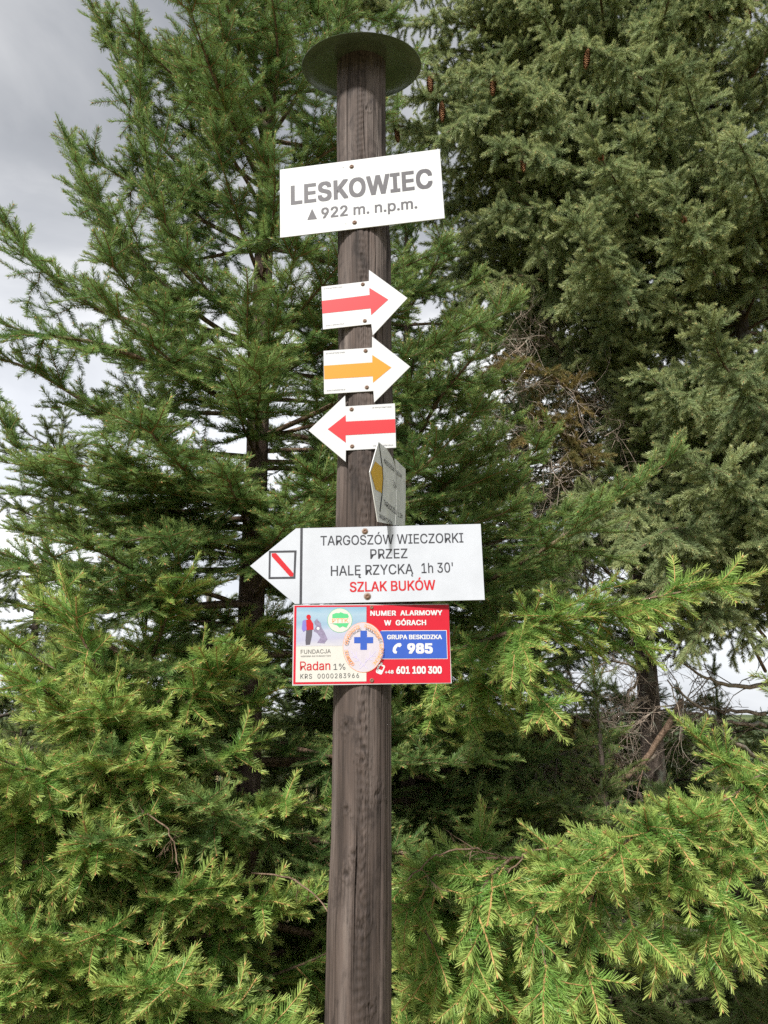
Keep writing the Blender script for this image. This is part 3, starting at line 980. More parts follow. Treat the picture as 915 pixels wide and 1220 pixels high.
# --- shaded spruces further back
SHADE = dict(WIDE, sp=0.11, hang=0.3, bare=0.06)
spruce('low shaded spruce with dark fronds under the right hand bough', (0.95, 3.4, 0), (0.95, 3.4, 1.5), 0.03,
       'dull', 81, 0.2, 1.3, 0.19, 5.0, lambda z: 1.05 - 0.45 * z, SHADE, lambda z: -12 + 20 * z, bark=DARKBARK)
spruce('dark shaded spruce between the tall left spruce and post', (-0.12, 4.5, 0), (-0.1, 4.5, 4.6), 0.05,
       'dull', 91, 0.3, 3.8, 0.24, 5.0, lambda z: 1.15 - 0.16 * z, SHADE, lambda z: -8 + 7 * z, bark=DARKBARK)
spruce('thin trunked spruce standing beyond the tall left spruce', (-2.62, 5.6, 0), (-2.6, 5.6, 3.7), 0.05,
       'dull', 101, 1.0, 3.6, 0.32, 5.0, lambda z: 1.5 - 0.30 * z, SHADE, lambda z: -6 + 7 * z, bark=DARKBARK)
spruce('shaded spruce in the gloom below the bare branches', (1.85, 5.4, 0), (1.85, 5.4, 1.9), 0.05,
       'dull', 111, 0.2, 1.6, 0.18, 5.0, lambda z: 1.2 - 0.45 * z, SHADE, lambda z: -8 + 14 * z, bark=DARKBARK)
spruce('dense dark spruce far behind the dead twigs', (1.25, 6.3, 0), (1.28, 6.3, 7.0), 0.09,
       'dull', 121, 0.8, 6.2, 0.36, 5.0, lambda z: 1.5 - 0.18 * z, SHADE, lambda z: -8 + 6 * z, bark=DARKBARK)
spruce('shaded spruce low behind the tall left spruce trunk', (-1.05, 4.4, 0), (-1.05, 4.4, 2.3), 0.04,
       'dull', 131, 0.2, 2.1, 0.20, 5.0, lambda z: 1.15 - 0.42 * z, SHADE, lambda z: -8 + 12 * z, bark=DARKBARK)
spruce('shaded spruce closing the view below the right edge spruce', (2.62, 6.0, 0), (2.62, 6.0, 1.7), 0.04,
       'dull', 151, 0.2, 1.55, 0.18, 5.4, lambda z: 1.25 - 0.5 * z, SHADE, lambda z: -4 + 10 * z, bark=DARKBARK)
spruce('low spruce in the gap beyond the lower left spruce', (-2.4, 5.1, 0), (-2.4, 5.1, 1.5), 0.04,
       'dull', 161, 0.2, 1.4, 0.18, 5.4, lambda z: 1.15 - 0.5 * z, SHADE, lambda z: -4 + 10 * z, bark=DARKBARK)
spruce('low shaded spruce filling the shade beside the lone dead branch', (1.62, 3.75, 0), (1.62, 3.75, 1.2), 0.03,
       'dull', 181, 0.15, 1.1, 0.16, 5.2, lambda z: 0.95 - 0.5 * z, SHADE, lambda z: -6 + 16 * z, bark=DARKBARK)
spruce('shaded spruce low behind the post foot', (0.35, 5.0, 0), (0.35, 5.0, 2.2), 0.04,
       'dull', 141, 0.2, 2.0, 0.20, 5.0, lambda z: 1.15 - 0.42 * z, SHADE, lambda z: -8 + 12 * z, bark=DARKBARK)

# --- a row of low spruces beyond, at the edge of the summit
def copy_tree(o, parent=None):
    c = o.copy()
    COL.objects.link(c)
    c.parent = parent
    for ch in [q for q in bpy.data.objects if q.parent == o]:
        copy_tree(ch, c)
    return c


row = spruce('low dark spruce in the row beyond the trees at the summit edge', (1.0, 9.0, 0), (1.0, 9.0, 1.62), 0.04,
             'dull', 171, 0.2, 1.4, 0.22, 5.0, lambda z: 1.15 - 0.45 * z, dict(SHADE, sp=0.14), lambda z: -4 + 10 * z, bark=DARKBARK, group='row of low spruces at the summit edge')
for i, (x, y, sc) in enumerate([(1.95, 9.4, 1.0), (2.8, 8.8, 0.94), (3.7, 9.6, 1.0), (4.6, 9.0, 1.0), (-4.4, 9.2, 0.9), (-3.4, 9.6, 1.0), (-2.3, 9.0, 1.0), (-1.2, 9.4, 1.05), (0.1, 9.3, 1.0)]):
    c = copy_tree(row)
    c.location = (x, y, 0)
    c.rotation_euler.z = i * 1.3
    c.scale = (sc, sc, sc)

# --- dry grass on the open summit beyond the trees
gv, gf = [], []
for i in range(5200):
    x, y = random.uniform(-9, 8), random.uniform(6.6, 15)
    h_ = random.uniform(0.35, 1.15); a_ = random.uniform(0, 6.28); wv_ = 0.004
    lx, ly = random.gauss(0, 0.12), random.gauss(0, 0.12)
    o = len(gv)
    ca_, sa_ = math.cos(a_) * wv_, math.sin(a_) * wv_
    gv += [(x - ca_, y - sa_, -0.15), (x + ca_, y + sa_, -0.15), (x + lx * 0.4 - ca_ * 0.7, y + ly * 0.4 - sa_ * 0.7, h_ * 0.6), (x + lx * 0.4 + ca_ * 0.7, y + ly * 0.4 + sa_ * 0.7, h_ * 0.6), (x + lx, y + ly, h_)]
    gf += [(o, o + 1, o + 3, o + 2), (o + 2, o + 3, o + 4)]
tag(link('dry_grass', mesh_from('dry_grass', gv, gf), plain('dry grass straw', (0.42, 0.33, 0.18), 0.8, 0.2, 0.4, 3)),
    'tall dry straw coloured grass beyond the spruces', 'grass', kind='stuff')

# ================================================================== the post
POST_Y = 1.8
PZ = [0.0, 0.97, 1.148, 1.319, 1.631, 2.08, 2.228, 2.574, 2.832, 2.95, 3.166, 3.313, 3.497]
PX = [-0.056, -0.0537, -0.0529, -0.0496, -0.0501, -0.0486, -0.0475, -0.052, -0.0549, -0.060, -0.0657, -0.0669, -0.0671]
PR = [0.0725, 0.0707, 0.0713, 0.0685, 0.0695, 0.0715, 0.072, 0.0712, 0.0735, 0.0705, 0.0694, 0.0706, 0.072]
KNOTS = [(-0.55, 1.565, .011), (0.02, 1.49, .010), (0.55, 1.42, .012), (-0.5, 1.39, .008), (-0.42, 1.26, .012), (0.05, 1.16, .015),
         (0.35, 1.01, .010), (-0.2, 1.30, .009), (-0.5, 2.17, .009), (0.3, 2.70, .008), (0.25, 3.25, .008), (-0.45, 1.75, .01)]
CRACKS = [(-0.62, 0.2, 3.4, .003, 0.05), (0.05, 2.9, 3.45, .005, 0.10), (0.22, 2.0, 3.4, .0025, 0.06), (-0.15, 1.0, 1.36, .005, 0.05),
          (0.45, 0.0, 3.0, .003, 0.05), (-0.9, 0.0, 2.6, .003, 0.05), (0.75, 0.6, 3.2, .003, 0.05), (-0.3, 1.9, 2.9, .002, 0.05), (1.2, 0, 3.4, .003, .05), (-1.25, 0, 3.3, .003, .05)]


def vnoise(x, y, z):
    """smooth value noise in -1..1 for arrays"""
    x, y, z = np.broadcast_arrays(x, y, z)
    xi, yi, zi = (np.floor(v).astype(np.int64) for v in (x, y, z))
    f = [v - np.floor(v) for v in (x, y, z)]
    f = [v * v * (3 - 2 * v) for v in f]
    out = 0
    for a in (0, 1):
        for b in (0, 1):
            for c in (0, 1):
                h = ((xi + a) * 374761393 + (yi + b) * 668265263 + (zi + c) * 1440662683) & 0xffffffff
                h = ((h ^ (h >> 13)) * 1274126177) & 0xffffffff
                h = (h ^ (h >> 16)) & 0xffff
                w_ = (f[0] if a else 1 - f[0]) * (f[1] if b else 1 - f[1]) * (f[2] if c else 1 - f[2])
                out = out + w_ * (h / 32767.5 - 1)
    return out


def post_mesh():
    ang = np.concatenate([np.linspace(-1.75, 1.75, 300), np.linspace(1.75, 2 * math.pi - 1.75, 50)[1:-1]])
    zs = np.concatenate([np.linspace(-0.15, 0.85, 30)[:-1], np.linspace(0.85, 3.5, 1000)])
    na, nz_ = len(ang), len(zs)
    a = ((ang + math.pi) % (2 * math.pi) - math.pi)[None, :]
    z = zs[:, None]
    r0 = np.interp(zs, PZ, PR)[:, None]
    cx = np.interp(zs, PZ, PX)[:, None]
    fx, fy = np.sin(a), -np.cos(a)
    r = r0 + 0.0022 * vnoise(fx * 2.2 + 9, fy * 2.2 + 9, z * 1.6) + 0.0013 * vnoise(fx * 8 + 20, fy * 8 + 20, z * 0.9 + 5)
    r = r + 0.0007 * vnoise(fx * 26 + 40, fy * 26 + 40, z * 2.0) + 0.00035 * vnoise(fx * 70 + 80, fy * 70 + 80, z * 4.0)
    # flats left by the axe
    r = r - 0.0020 * np.maximum(0, vnoise(a * 2.6 + 3, 0 * z, z * 0.7 + 2)) ** 0.5
    crack = np.zeros_like(r)
    # rough band of beetle galleries and chatter marks down the front
    wob = 0.10 * vnoise(0 * a, 3 + 0 * z, z * 1.7)
    band = np.exp(-((a - 0.03 - wob) / 0.20) ** 2)
    r = r + 0.0006 * band * np.sin(z * 330 + 3 * vnoise(a * 6, 1 + 0 * z, z * 9))
    pit = np.maximum(0, vnoise(a * 22, 2 + 0 * z, z * 75) - 0.15) * band * (0.5 + 0.5 * vnoise(a * 3, 7 + 0 * z, z * 2.5))
    pit = np.maximum(pit, 0)
    r = r - 0.0045 * pit
    crack = np.maximum(crack, np.clip(pit * 2.6, 0, 0.85))
    rc = np.random.default_rng(77)
    lines = list(CRACKS) + [(rc.uniform(-1.5, 1.5), z0_, z0_ + rc.uniform(0.15, 0.7), rc.uniform(0.001, 0.003), rc.uniform(0.012, 0.03)) for z0_ in rc.uniform(0.7, 3.3, 46)]
    for k, (ca, z0, z1, dep, wd) in enumerate(lines):
        m = (zs > z0) & (zs < z1)
        if not m.any():
            continue
        zz_ = zs[m][:, None]
        aa = a - ca - 0.06 * vnoise(k * 7.3 + 0 * zz_, 3, zz_ * 2.3) - 0.02 * vnoise(k * 3.1 + 0 * zz_, 9, zz_ * 14)
        fade = np.clip(np.minimum(zz_ - z0, z1 - zz_) / 0.06, 0, 1)
        env = np.maximum(0, 0.45 + 1.1 * vnoise(k * 11.7 + 0 * zz_, 5, zz_ * 3.1)) * fade
        g = np.exp(-(aa / (wd * 0.42)) ** 2) * env
        r[m] -= dep * 1.3 * g
        crack[m] = np.maximum(crack[m], np.clip(g * 1.1, 0, 1))
    for (ka, kz, kr) in KNOTS:
        q = np.hypot((a - ka) * r0, (z - kz) * 0.7) / kr
        q = q * (1 + 0.45 * vnoise(a * 16 + ka * 9, 4 + 0 * z, z * 120)) + 0.25 * vnoise(a * 30, 6 + 0 * z, z * 200)
        r = r + 0.0014 * np.exp(-((q - 0.9) / 0.5) ** 2) - 0.0030 * np.exp(-(q / 0.45) ** 2)
        crack = np.maximum(crack, 0.9 * np.exp(-(q / 0.5) ** 2))
        crack = np.maximum(crack, 0.4 * np.exp(-((q - 1.25) / 0.22) ** 2) * (vnoise(a * 20, 8 + 0 * z, z * 90) > -0.2))
    V = np.stack([cx + fx * r, POST_Y + fy * r, z + 0 * r], -1).reshape(-1, 3)
    i = np.arange(nz_ - 1)[:, None] * na
    k = np.arange(na)[None, :]
    k2 = (k + 1) % na
    Fc = np.stack([i + k, i + k2, i + na + k2, i + na + k], -1).reshape(-1, 4).tolist()
    Fc.append([(nz_ - 1) * na + q for q in range(na)])
    me = mesh_from('pole', V.tolist(), Fc, smooth=True)
    at = me.attributes.new('crack', 'FLOAT', 'POINT')
    at.data.foreach_set('value', crack.astype(np.float32).ravel())
    return me


def post_material():
    m, t, b = mat('weathered post wood')
    tcn = N(t, 'ShaderNodeTexCoord')

    def nz_at(sc, scale, detail=6.0, rough=0.6, dist=0.0):
        mpn = N(t, 'ShaderNodeMapping')
        mpn.inputs['Scale'].default_value = sc
        t.links.new(tcn.outputs['Object'], mpn.inputs['Vector'])
        n = N(t, 'ShaderNodeTexNoise', i_Scale=scale, i_Detail=detail, i_Roughness=rough, i_Distortion=dist)
        t.links.new(mpn.outputs['Vector'], n.inputs['Vector'])
        return n.outputs['Fac']
    broad = nz_at((1, 1, 0.06), 22.0, 4.0)
    grain = nz_at((1, 1, 0.022), 190.0, 6.0, 0.7)
    blot = nz_at((1, 1, 0.35), 26.0, 8.0, 0.7, 0.6)
    r1 = ramp(t, [(0.30, (0.028, 0.021, 0.018)), (0.46, (0.060, 0.045, 0.038)), (0.58, (0.090, 0.071, 0.062)), (0.75, (0.142, 0.120, 0.107))])
    t.links.new(broad, r1.inputs['Fac'])
    r2 = ramp(t, [(0.30, (0.45, 0.44, 0.43)), (0.5, (0.95, 0.95, 0.95)), (0.72, (1.25, 1.23, 1.2))])
    t.links.new(grain, r2.inputs['Fac'])
    r3 = ramp(t, [(0.34, (0.42, 0.40, 0.40)), (0.48, (1, 1, 1)), (0.70, (1.12, 1.08, 1.05))])
    t.links.new(blot, r3.inputs['Fac'])
    m1 = N(t, 'ShaderNodeMix', data_type='RGBA', blend_type='MULTIPLY'); m1.inputs['Factor'].default_value = 1
    m2 = N(t, 'ShaderNodeMix', data_type='RGBA', blend_type='MULTIPLY'); m2.inputs['Factor'].default_value = 1
    t.links.new(r1.outputs['Color'], m1.inputs[6]); t.links.new(r2.outputs['Color'], m1.inputs[7])
    t.links.new(m1.outputs[2], m2.inputs[6]); t.links.new(r3.outputs['Color'], m2.inputs[7])
    ck = N(t, 'ShaderNodeAttribute', attribute_name='crack')
    m3 = N(t, 'ShaderNodeMix', data_type='RGBA')
    t.links.new(ck.outputs['Fac'], m3.inputs['Factor'])
    t.links.new(m2.outputs[2], m3.inputs[6])
    m3.inputs[7].default_value = (0.022, 0.016, 0.013, 1)
    t.links.new(m3.outputs[2], b.inputs['Base Color'])
    b.inputs['Roughness'].default_value = 0.78
    b.inputs['Specular IOR Level'].default_value = 0.3
    ad = N(t, 'ShaderNodeMath', operation='ADD')
    t.links.new(grain, ad.inputs[0]); t.links.new(blot, ad.inputs[1])
    bp = N(t, 'ShaderNodeBump', i_Strength=0.7, i_Distance=0.003)
    t.links.new(ad.outputs[0], bp.inputs['Height'])
    t.links.new(bp.outputs['Normal'], b.inputs['Normal'])
    return m


post = empty('signpost', (0, 0, 0))
tag(post, 'weathered round wooden post carrying the trail signs under a metal cap', 'post')
link('pole', post_mesh(), post_material(), post)

# metal rain cap: shallow dished disc with a rolled rim
HATM, t_, b_ = mat('dark green cap paint')
tcn = N(t_, 'ShaderNodeTexCoord')
n1 = N(t_, 'ShaderNodeTexNoise', i_Scale=9.0, i_Detail=8.0, i_Roughness=0.7)
t_.links.new(tcn.outputs['Object'], n1.inputs['Vector'])
r1 = ramp(t_, [(0.3, (0.040, 0.052, 0.032)), (0.55, (0.062, 0.078, 0.050)), (0.75, (0.095, 0.108, 0.075))])
t_.links.new(n1.outputs['Fac'], r1.inputs['Fac'])
t_.links.new(r1.outputs['Color'], b_.inputs['Base Color'])
b_.inputs['Roughness'].default_value = 0.22
b_.inputs['Specular IOR Level'].default_value = 0.5
CAP_R, CAP_TILT = 0.178, R(17)
capo = None


def cap_mesh():
    V, Fc = [], []
    na = 96
    prof = [(0.0, 0.016), (0.06, 0.014), (0.12, 0.008), (CAP_R, 0.0), (CAP_R + 0.0012, -0.0006), (CAP_R, -0.0016), (0.12, 0.0064), (0.06, 0.0124), (0.0, 0.0144)]
    for (r, z) in prof:
        for k in range(na):
            a = 2 * math.pi * k / na
            wv = 0.002 * noise.noise(Vector((math.cos(a) * 1.5, math.sin(a) * 1.5, 2))) * (r / CAP_R)
            V.append((r * math.cos(a), r * math.sin(a), z + wv))
    for i in range(len(prof) - 1):
        for k in range(na):
            k2 = (k + 1) % na
            Fc.append((i * na + k, (i + 1) * na + k, (i + 1) * na + k2, i * na + k2))
    me = mesh_from('rain_cap', V, Fc, smooth=True)
    bm = bmesh.new(); bm.from_mesh(me); bmesh.ops.remove_doubles(bm, verts=bm.verts, dist=1e-5); bmesh.ops.recalc_face_normals(bm, faces=bm.faces); bm.to_mesh(me); bm.free()
    return me


cap = link('rain_cap', cap_mesh(), HATM, post)
cap.location = (-0.067, POST_Y, 3.462)
cap.rotation_euler = (CAP_TILT, R(-1.5), 0)

# ================================================================== signs
WHITE = plain('white sign enamel', (0.385, 0.395, 0.40), 0.5, 0.25, 0.10, 9)
WHITE2 = plain('white sign foil', (0.405, 0.41, 0.415), 0.5, 0.25, 0.06, 14)
OLDW = plain('weathered sign white', (0.56, 0.57, 0.56), 0.5, 0.4, 0.25, 25)
EDGEM = plain('sign edge metal', (0.30, 0.30, 0.30), 0.5, 0.5)
GREYINK = plain('dark grey sign ink', (0.038, 0.035, 0.042), 0.5, 0.2, 0.25, 160)
BLACKINK = plain('black sign ink', (0.05, 0.05, 0.052), 0.5, 0.4, 0.2, 160)
REDINK = plain('red marking', (0.37, 0.010, 0.015), 0.5, 0.2)
REDTXT = plain('red lettering', (0.36, 0.012, 0.016), 0.5, 0.2)
YELINK = plain('yellow marking', (0.46, 0.175, 0.0), 0.5, 0.2)
OCHRE = plain('ochre marking', (0.55, 0.33, 0.02), 0.5, 0.4, 0.15, 60)
SIGNRED = plain('alarm sign red', (0.39, 0.009, 0.022), 0.5, 0.2, 0.06, 40)
SIGNBLUE = plain('alarm sign blue', (0.028, 0.075, 0.33), 0.5, 0.2, 0.08, 40)
CREAM = plain('alarm sign cream', (0.44, 0.43, 0.395), 0.5, 0.25, 0.05, 40)
PRWHITE = plain('printed white', (0.47, 0.47, 0.47), 0.4, 0.4)
EMBLEM = plain('emblem ground', (0.40, 0.37, 0.41), 0.4, 0.5, 0.06, 60)
ORANGE = plain('emblem orange print', (0.66, 0.27, 0.11), 0.45, 0.4)
LILAC = plain('emblem lilac print', (0.42, 0.38, 0.55), 0.45, 0.4)
GREENP = plain('badge green print', (0.06, 0.36, 0.14), 0.45, 0.4)
DARKP = plain('printed dark', (0.06, 0.055, 0.07), 0.5, 0.4)
VIOLET = plain('printed violet', (0.14, 0.12, 0.36), 0.5, 0.4)
FUR = plain('printed fur grey', (0.20, 0.17, 0.26), 0.5, 0.4, 0.4, 200)
RUST = plain('rusty screw', (0.16, 0.085, 0.05), 0.65, 0.5, 0.5, 300)
WASHER = plain('screw washer', (0.27, 0.22, 0.19), 0.5, 0.5, 0.4, 300)
PRSKY, t_, b_ = mat('printed winter sky')
tcn = N(t_, 'ShaderNodeTexCoord')
sxn = N(t_, 'ShaderNodeSeparateXYZ'); t_.links.new(tcn.outputs['Object'], sxn.inputs[0])
n1 = N(t_, 'ShaderNodeTexNoise', i_Scale=30.0, i_Detail=4.0)
mpn = N(t_, 'ShaderNodeMapping'); mpn.inputs['Scale'].default_value = (0.5, 1, 2.2)
t_.links.new(tcn.outputs['Object'], mpn.inputs[0]); t_.links.new(mpn.outputs[0], n1.inputs['Vector'])
ma = N(t_, 'ShaderNodeMath', operation='MULTIPLY_ADD'); ma.inputs[1].default_value = 0.03
t_.links.new(n1.outputs['Fac'], ma.inputs[0]); t_.links.new(sxn.outputs['Z'], ma.inputs[2])
mr = N(t_, 'ShaderNodeMapRange'); mr.inputs['From Min'].default_value = 0.003; mr.inputs['From Max'].default_value = 0.10
t_.links.new(ma.outputs[0], mr.inputs['Value'])
r1 = ramp(t_, [(0.0, (0.42, 0.41, 0.40)), (0.25, (0.30, 0.30, 0.39)), (0.45, (0.31, 0.33, 0.41)), (0.6, (0.19, 0.28, 0.37)), (0.85, (0.24, 0.33, 0.40)), (1.0, (0.14, 0.26, 0.36))])
t_.links.new(mr.outputs[0], r1.inputs[0]); t_.links.new(r1.outputs[0], b_.inputs['Base Color'])
b_.inputs['Roughness'].default_value = 0.4

AFF = {}


class Board:
    """a sign plate; local x right, z up, -y towards the viewer; photo positions map onto its face"""

    def __init__(self, name, label, psi, roll, o, c, quad, wh, cat='sign', group=None):
        psi, roll = R(psi), R(roll)
        n = Vector((math.sin(psi), -math.cos(psi), 0)); u = Vector((math.cos(psi), math.sin(psi), 0))
        loc = Vector(o) + u * c[0] + Vector((0, 0, c[1]))
        self.root = empty(name, loc, (0, 0, 0))
        M = Matrix.Rotation(psi, 4, 'Z') @ Matrix.Rotation(-roll, 4, 'Y')
        self.root.rotation_euler = M.to_euler()
        tag(self.root, label, cat, group)
        self.q = quad; self.w, self.h = wh
        self.lift = 0.0004

    def m(self, x, y):
        """photo position -> local (x, z), affine over the plate's corners TL TR BR BL"""
        tl, tr, br, bl = [Vector(a) for a in self.q]
        p = Vector((x, y)); 
        # inverse bilinear by a few Newton-like passes
        s = t = 0.5
        for _ in range(6):
            a = tl.lerp(tr, s); b = bl.lerp(br, s)
            e = p - a.lerp(b, t)
            du = (tr - tl).lerp(br - bl, t); dv = b - a
            det = du.x * dv.y - du.y * dv.x
            s += (e.x * dv.y - e.y * dv.x) / det
            t += (du.x * e.y - du.y * e.x) / det
        return ((s - 0.5) * self.w, (0.5 - t) * self.h)

    def plate(self, pts, th=0.0022, matl=None, name='panel', bend=None):
        V = [(x, 0, z) for x, z in pts] + [(x, th, z) for x, z in pts]
        n = len(pts)
        Fc = [tuple(range(n)), tuple(range(2 * n - 1, n - 1, -1))] + [(i, n + i, n + (i + 1) % n, (i + 1) % n) for i in range(n)]
        me = mesh_from(name, V, Fc)
        bm = bmesh.new(); bm.from_mesh(me); bmesh.ops.recalc_face_normals(bm, faces=bm.faces)
        bmesh.ops.bevel(bm, geom=[e for e in bm.edges if abs(e.verts[0].co.y) < 1e-6 and abs(e.verts[1].co.y) < 1e-6], offset=0.0005, segments=1, affect='EDGES')
        bm.to_mesh(me); bm.free()
        return link(name, me, matl or WHITE, self.root)

    def flat(self, name, pts, matl, lift=0.0005, parent=None):
        me = mesh_from(name, [(x, -lift, z) for x, z in pts], [tuple(range(len(pts)))])
        bm = bmesh.new(); bm.from_mesh(me); bmesh.ops.triangulate(bm, faces=bm.faces); bm.to_mesh(me); bm.free()
        return link(name, me, matl, parent or self.root)

    def pflat(self, name, pts, matl, lift=0.0005):
        return self.flat(name, [self.m(*p) for p in pts], matl, lift)

    def strokes(self, name, lines, wd, matl, lift=0.0005):
        V, Fc = [], []
        for ln in lines:
            for i in range(len(ln) - 1):
                a = Vector(ln[i]); b = Vector(ln[i + 1]); d = (b - a)
                if d.length < 1e-7:
                    continue
                d.normalize(); s = Vector((-d.y, d.x)) * wd * 0.5; e = d * wd * 0.25
                o = len(V)
                for q in (a + s - e, b + s + e, b - s + e, a - s - e):
                    V.append((q.x, -lift - 0.00002 * (i % 3), q.y))
                Fc.append((o, o + 3, o + 2, o + 1))
        return link(name, mesh_from(name, V, Fc), matl, self.root)

    def text(self, s, p0, p1, cap, matl, bold=0.0, lift=None, name='lettering', spacing=1.0, font=None):
        """one printed line: baseline from photo position p0 to p1, capital height in photo pixels"""
        lift = self.lift if lift is None else lift
        x0, z0 = self.m(*p0); x1, z1 = self.m(*p1)
        px = math.hypot(x1 - x0, z1 - z0) / math.hypot(p1[0] - p0[0], p1[1] - p0[1])
        caph = cap * px
        V, Fc, wtxt, ch = text_geo(s, bold, spacing)
        lx = math.hypot(x1 - x0, z1 - z0)
        ang = math.atan2(z1 - z0, x1 - x0)
        kx, kz = lx / wtxt, caph / ch
        ca, sa = math.cos(ang), math.sin(ang)
        nb = len(V) // (9 if bold > 0 else 1)
        VV = [(x0 + x * kx * ca - y * kz * sa, -lift - 0.00001 * (i // nb), z0 + x * kx * sa + y * kz * ca) for i, (x, y) in enumerate(V)]
        return link(name, mesh_from(name, VV, Fc), matl, self.root)

    def screw(self, x, y, r=0.0048, washer=True):
        lx, lz = self.m(x, y)
        V, Fc = [], []
        na = 14
        prof = [(r * 1.45, 0.0), (r * 1.4, -0.0008), (r, -0.0012), (r * 0.9, -0.0030), (r * 0.45, -0.0036), (r * 0.4, -0.0026), (0.0001, -0.0026)] if washer else \
               [(r, 0.0), (r * 0.92, -0.0018), (r * 0.5, -0.0028), (r * 0.4, -0.0020), (0.0001, -0.0020)]
        for (rr, yy) in prof:
            for k in range(na):
                a = 2 * math.pi * k / na
                V.append((lx + rr * math.cos(a), yy, lz + rr * math.sin(a)))
        for i in range(len(prof) - 1):
            for k in range(na):
                k2 = (k + 1) % na
                Fc.append((i * na + k, (i + 1) * na + k, (i + 1) * na + k2, i * na + k2))
        me = mesh_from('screw', V, Fc, smooth=True)
        bm = bmesh.new(); bm.from_mesh(me); bmesh.ops.recalc_face_normals(bm, faces=bm.faces); bm.to_mesh(me); bm.free()
        o = link('screw', me, [WASHER, RUST], self.root)
        for p in me.polygons:
            p.material_index = 1 if p.index >= na * (2 if washer else 1) else 0
        return o


import os
try:
    FONT = bpy.data.fonts.load(os.path.join(bpy.utils.system_resource('DATAFILES'), 'fonts', 'Inter.woff2'))
except Exception:
    FONT = None


from mathutils.geometry import tessellate_polygon
TXS = bpy.data.scenes.new('glyphs')            # a scratch scene, so that outlines are read without evaluating the trees


def bez(p0, h0, h1, p1, n=5):
    out = []
    for i in range(n):
        t = i / n
        out.append(p0 * (1 - t) ** 3 + h0 * 3 * t * (1 - t) ** 2 + h1 * 3 * t * t * (1 - t) + p1 * t ** 3)
    return out


def inside(p, poly):
    c = False
    for i in range(len(poly)):
        a, b = poly[i - 1], poly[i]
        if (a.y > p.y) != (b.y > p.y) and p.x < (b.x - a.x) * (p.y - a.y) / (b.y - a.y) + a.x:
            c = not c
    return c


def raw_text(s, bold, spacing):
    """triangles of a line of text, contour by contour, so that overlapping strokes stay filled"""
    cu = bpy.data.curves.new('t', 'FONT')
    cu.body = s
    cu.size = 1.0
    if FONT:
        cu.font = FONT
    cu.space_character = spacing
    o = bpy.data.objects.new('t', cu)
    TXS.collection.objects.link(o)
    vl = TXS.view_layers[0]
    vl.update()
    dg = vl.depsgraph
    c2 = o.evaluated_get(dg).to_curve(dg)
    loops = []
    for sp in c2.splines:
        bp = sp.bezier_points
        pts = []
        for i in range(len(bp)):
            a, b = bp[i], bp[(i + 1) % len(bp)]
            straight = (a.handle_right - a.co).cross(b.co - a.co).length < 1e-7 and (b.handle_left - b.co).cross(b.co - a.co).length < 1e-7
            pts += [a.co.copy()] if straight else bez(a.co, a.handle_right, b.handle_left, b.co)
        pts = [p.to_2d() for p in pts]
        pts = [p for i, p in enumerate(pts) if (p - pts[i - 1]).length > 1e-6]
        if len(pts) > 2:
            loops.append((sum(pts[i - 1].x * pts[i].y - pts[i].x * pts[i - 1].y for i in range(len(pts))) / 2, pts))
    o.evaluated_get(dg).to_curve_clear()
    bpy.data.objects.remove(o)
    bpy.data.curves.remove(cu)
    sgn = math.copysign(1, max(loops, key=lambda l: abs(l[0]))[0])
    outers = [l for l in loops if l[0] * sgn > 0]
    holes = [l for l in loops if l[0] * sgn <= 0]
    use = {i: [] for i in range(len(outers))}
    for ar, h in holes:
        k = [i for i, (_, p) in enumerate(outers) if inside(h[0], p)]
        if k:
            use[min(k, key=lambda i: abs(outers[i][0]))].append(h)
    V, Fc = [], []
    for i, (_, p) in enumerate(outers):
        polys = [[q.to_3d() for q in p]] + [[q.to_3d() for q in h] for h in use[i]]
        base = len(V)
        V += [(q.x, q.y) for pl in polys for q in pl]
        for tri in tessellate_polygon(polys):
            Fc.append(tuple(base + int(t) for t in tri))
    return V, Fc


CAPH = {}


def text_geo(s, bold, spacing=1.0):
    """glyph outlines; heavier weights are struck several times with a small shift"""
    ss = s.replace('Ą', 'A')
    V, Fc = raw_text(ss, 0.0, spacing)
    if not CAPH:
        hv, _ = raw_text('H', 0.0, 1.0)
        CAPH['b'] = (min(y for x, y in hv), max(y for x, y in hv))
    b0, b1 = CAPH['b']
    mx_ = min(x for x, y in V)
    w_ = max(x for x, y in V) - mx_
    V = [(x - mx_, y - b0) for x, y in V]
    if 'Ą' in s:                      # hook under the last letter
        o = len(V)
        hk = [(-0.02, 0.0), (-0.055, -0.05), (-0.06, -0.09), (-0.04, -0.13), (0.0, -0.14), (0.035, -0.125), (0.03, -0.10), (0.005, -0.108), (-0.012, -0.09), (-0.005, -0.05), (0.03, 0.0)]
        V += [(w_ - 0.05 + x, y) for x, y in hk]
        Fc = Fc + [(o, o + 1, o + 9, o + 10), (o + 1, o + 2, o + 8, o + 9), (o + 2, o + 3, o + 8), (o + 3, o + 4, o + 7, o + 8), (o + 4, o + 5, o + 6, o + 7)]
    if bold > 0:
        n = len(V)
        offs = [(bold * i, bold * 0.7 * j) for i in (-1, 0, 1) for j in (-1, 0, 1)]
        V = [(x + ox + bold, y + oy) for ox, oy in offs for x, y in V]
        Fc = [tuple(i + k * n for i in f) for k in range(len(offs)) for f in Fc]
        w_ += 2 * bold
    return V, Fc, w_, b1 - b0


def Z(ox, oy, sc):
    return lambda x, y: (ox + x / sc, oy + y / sc)


RECT = lambda b: [(-b.w / 2, b.h / 2), (b.w / 2, b.h / 2), (b.w / 2, -b.h / 2), (-b.w / 2, -b.h / 2)]

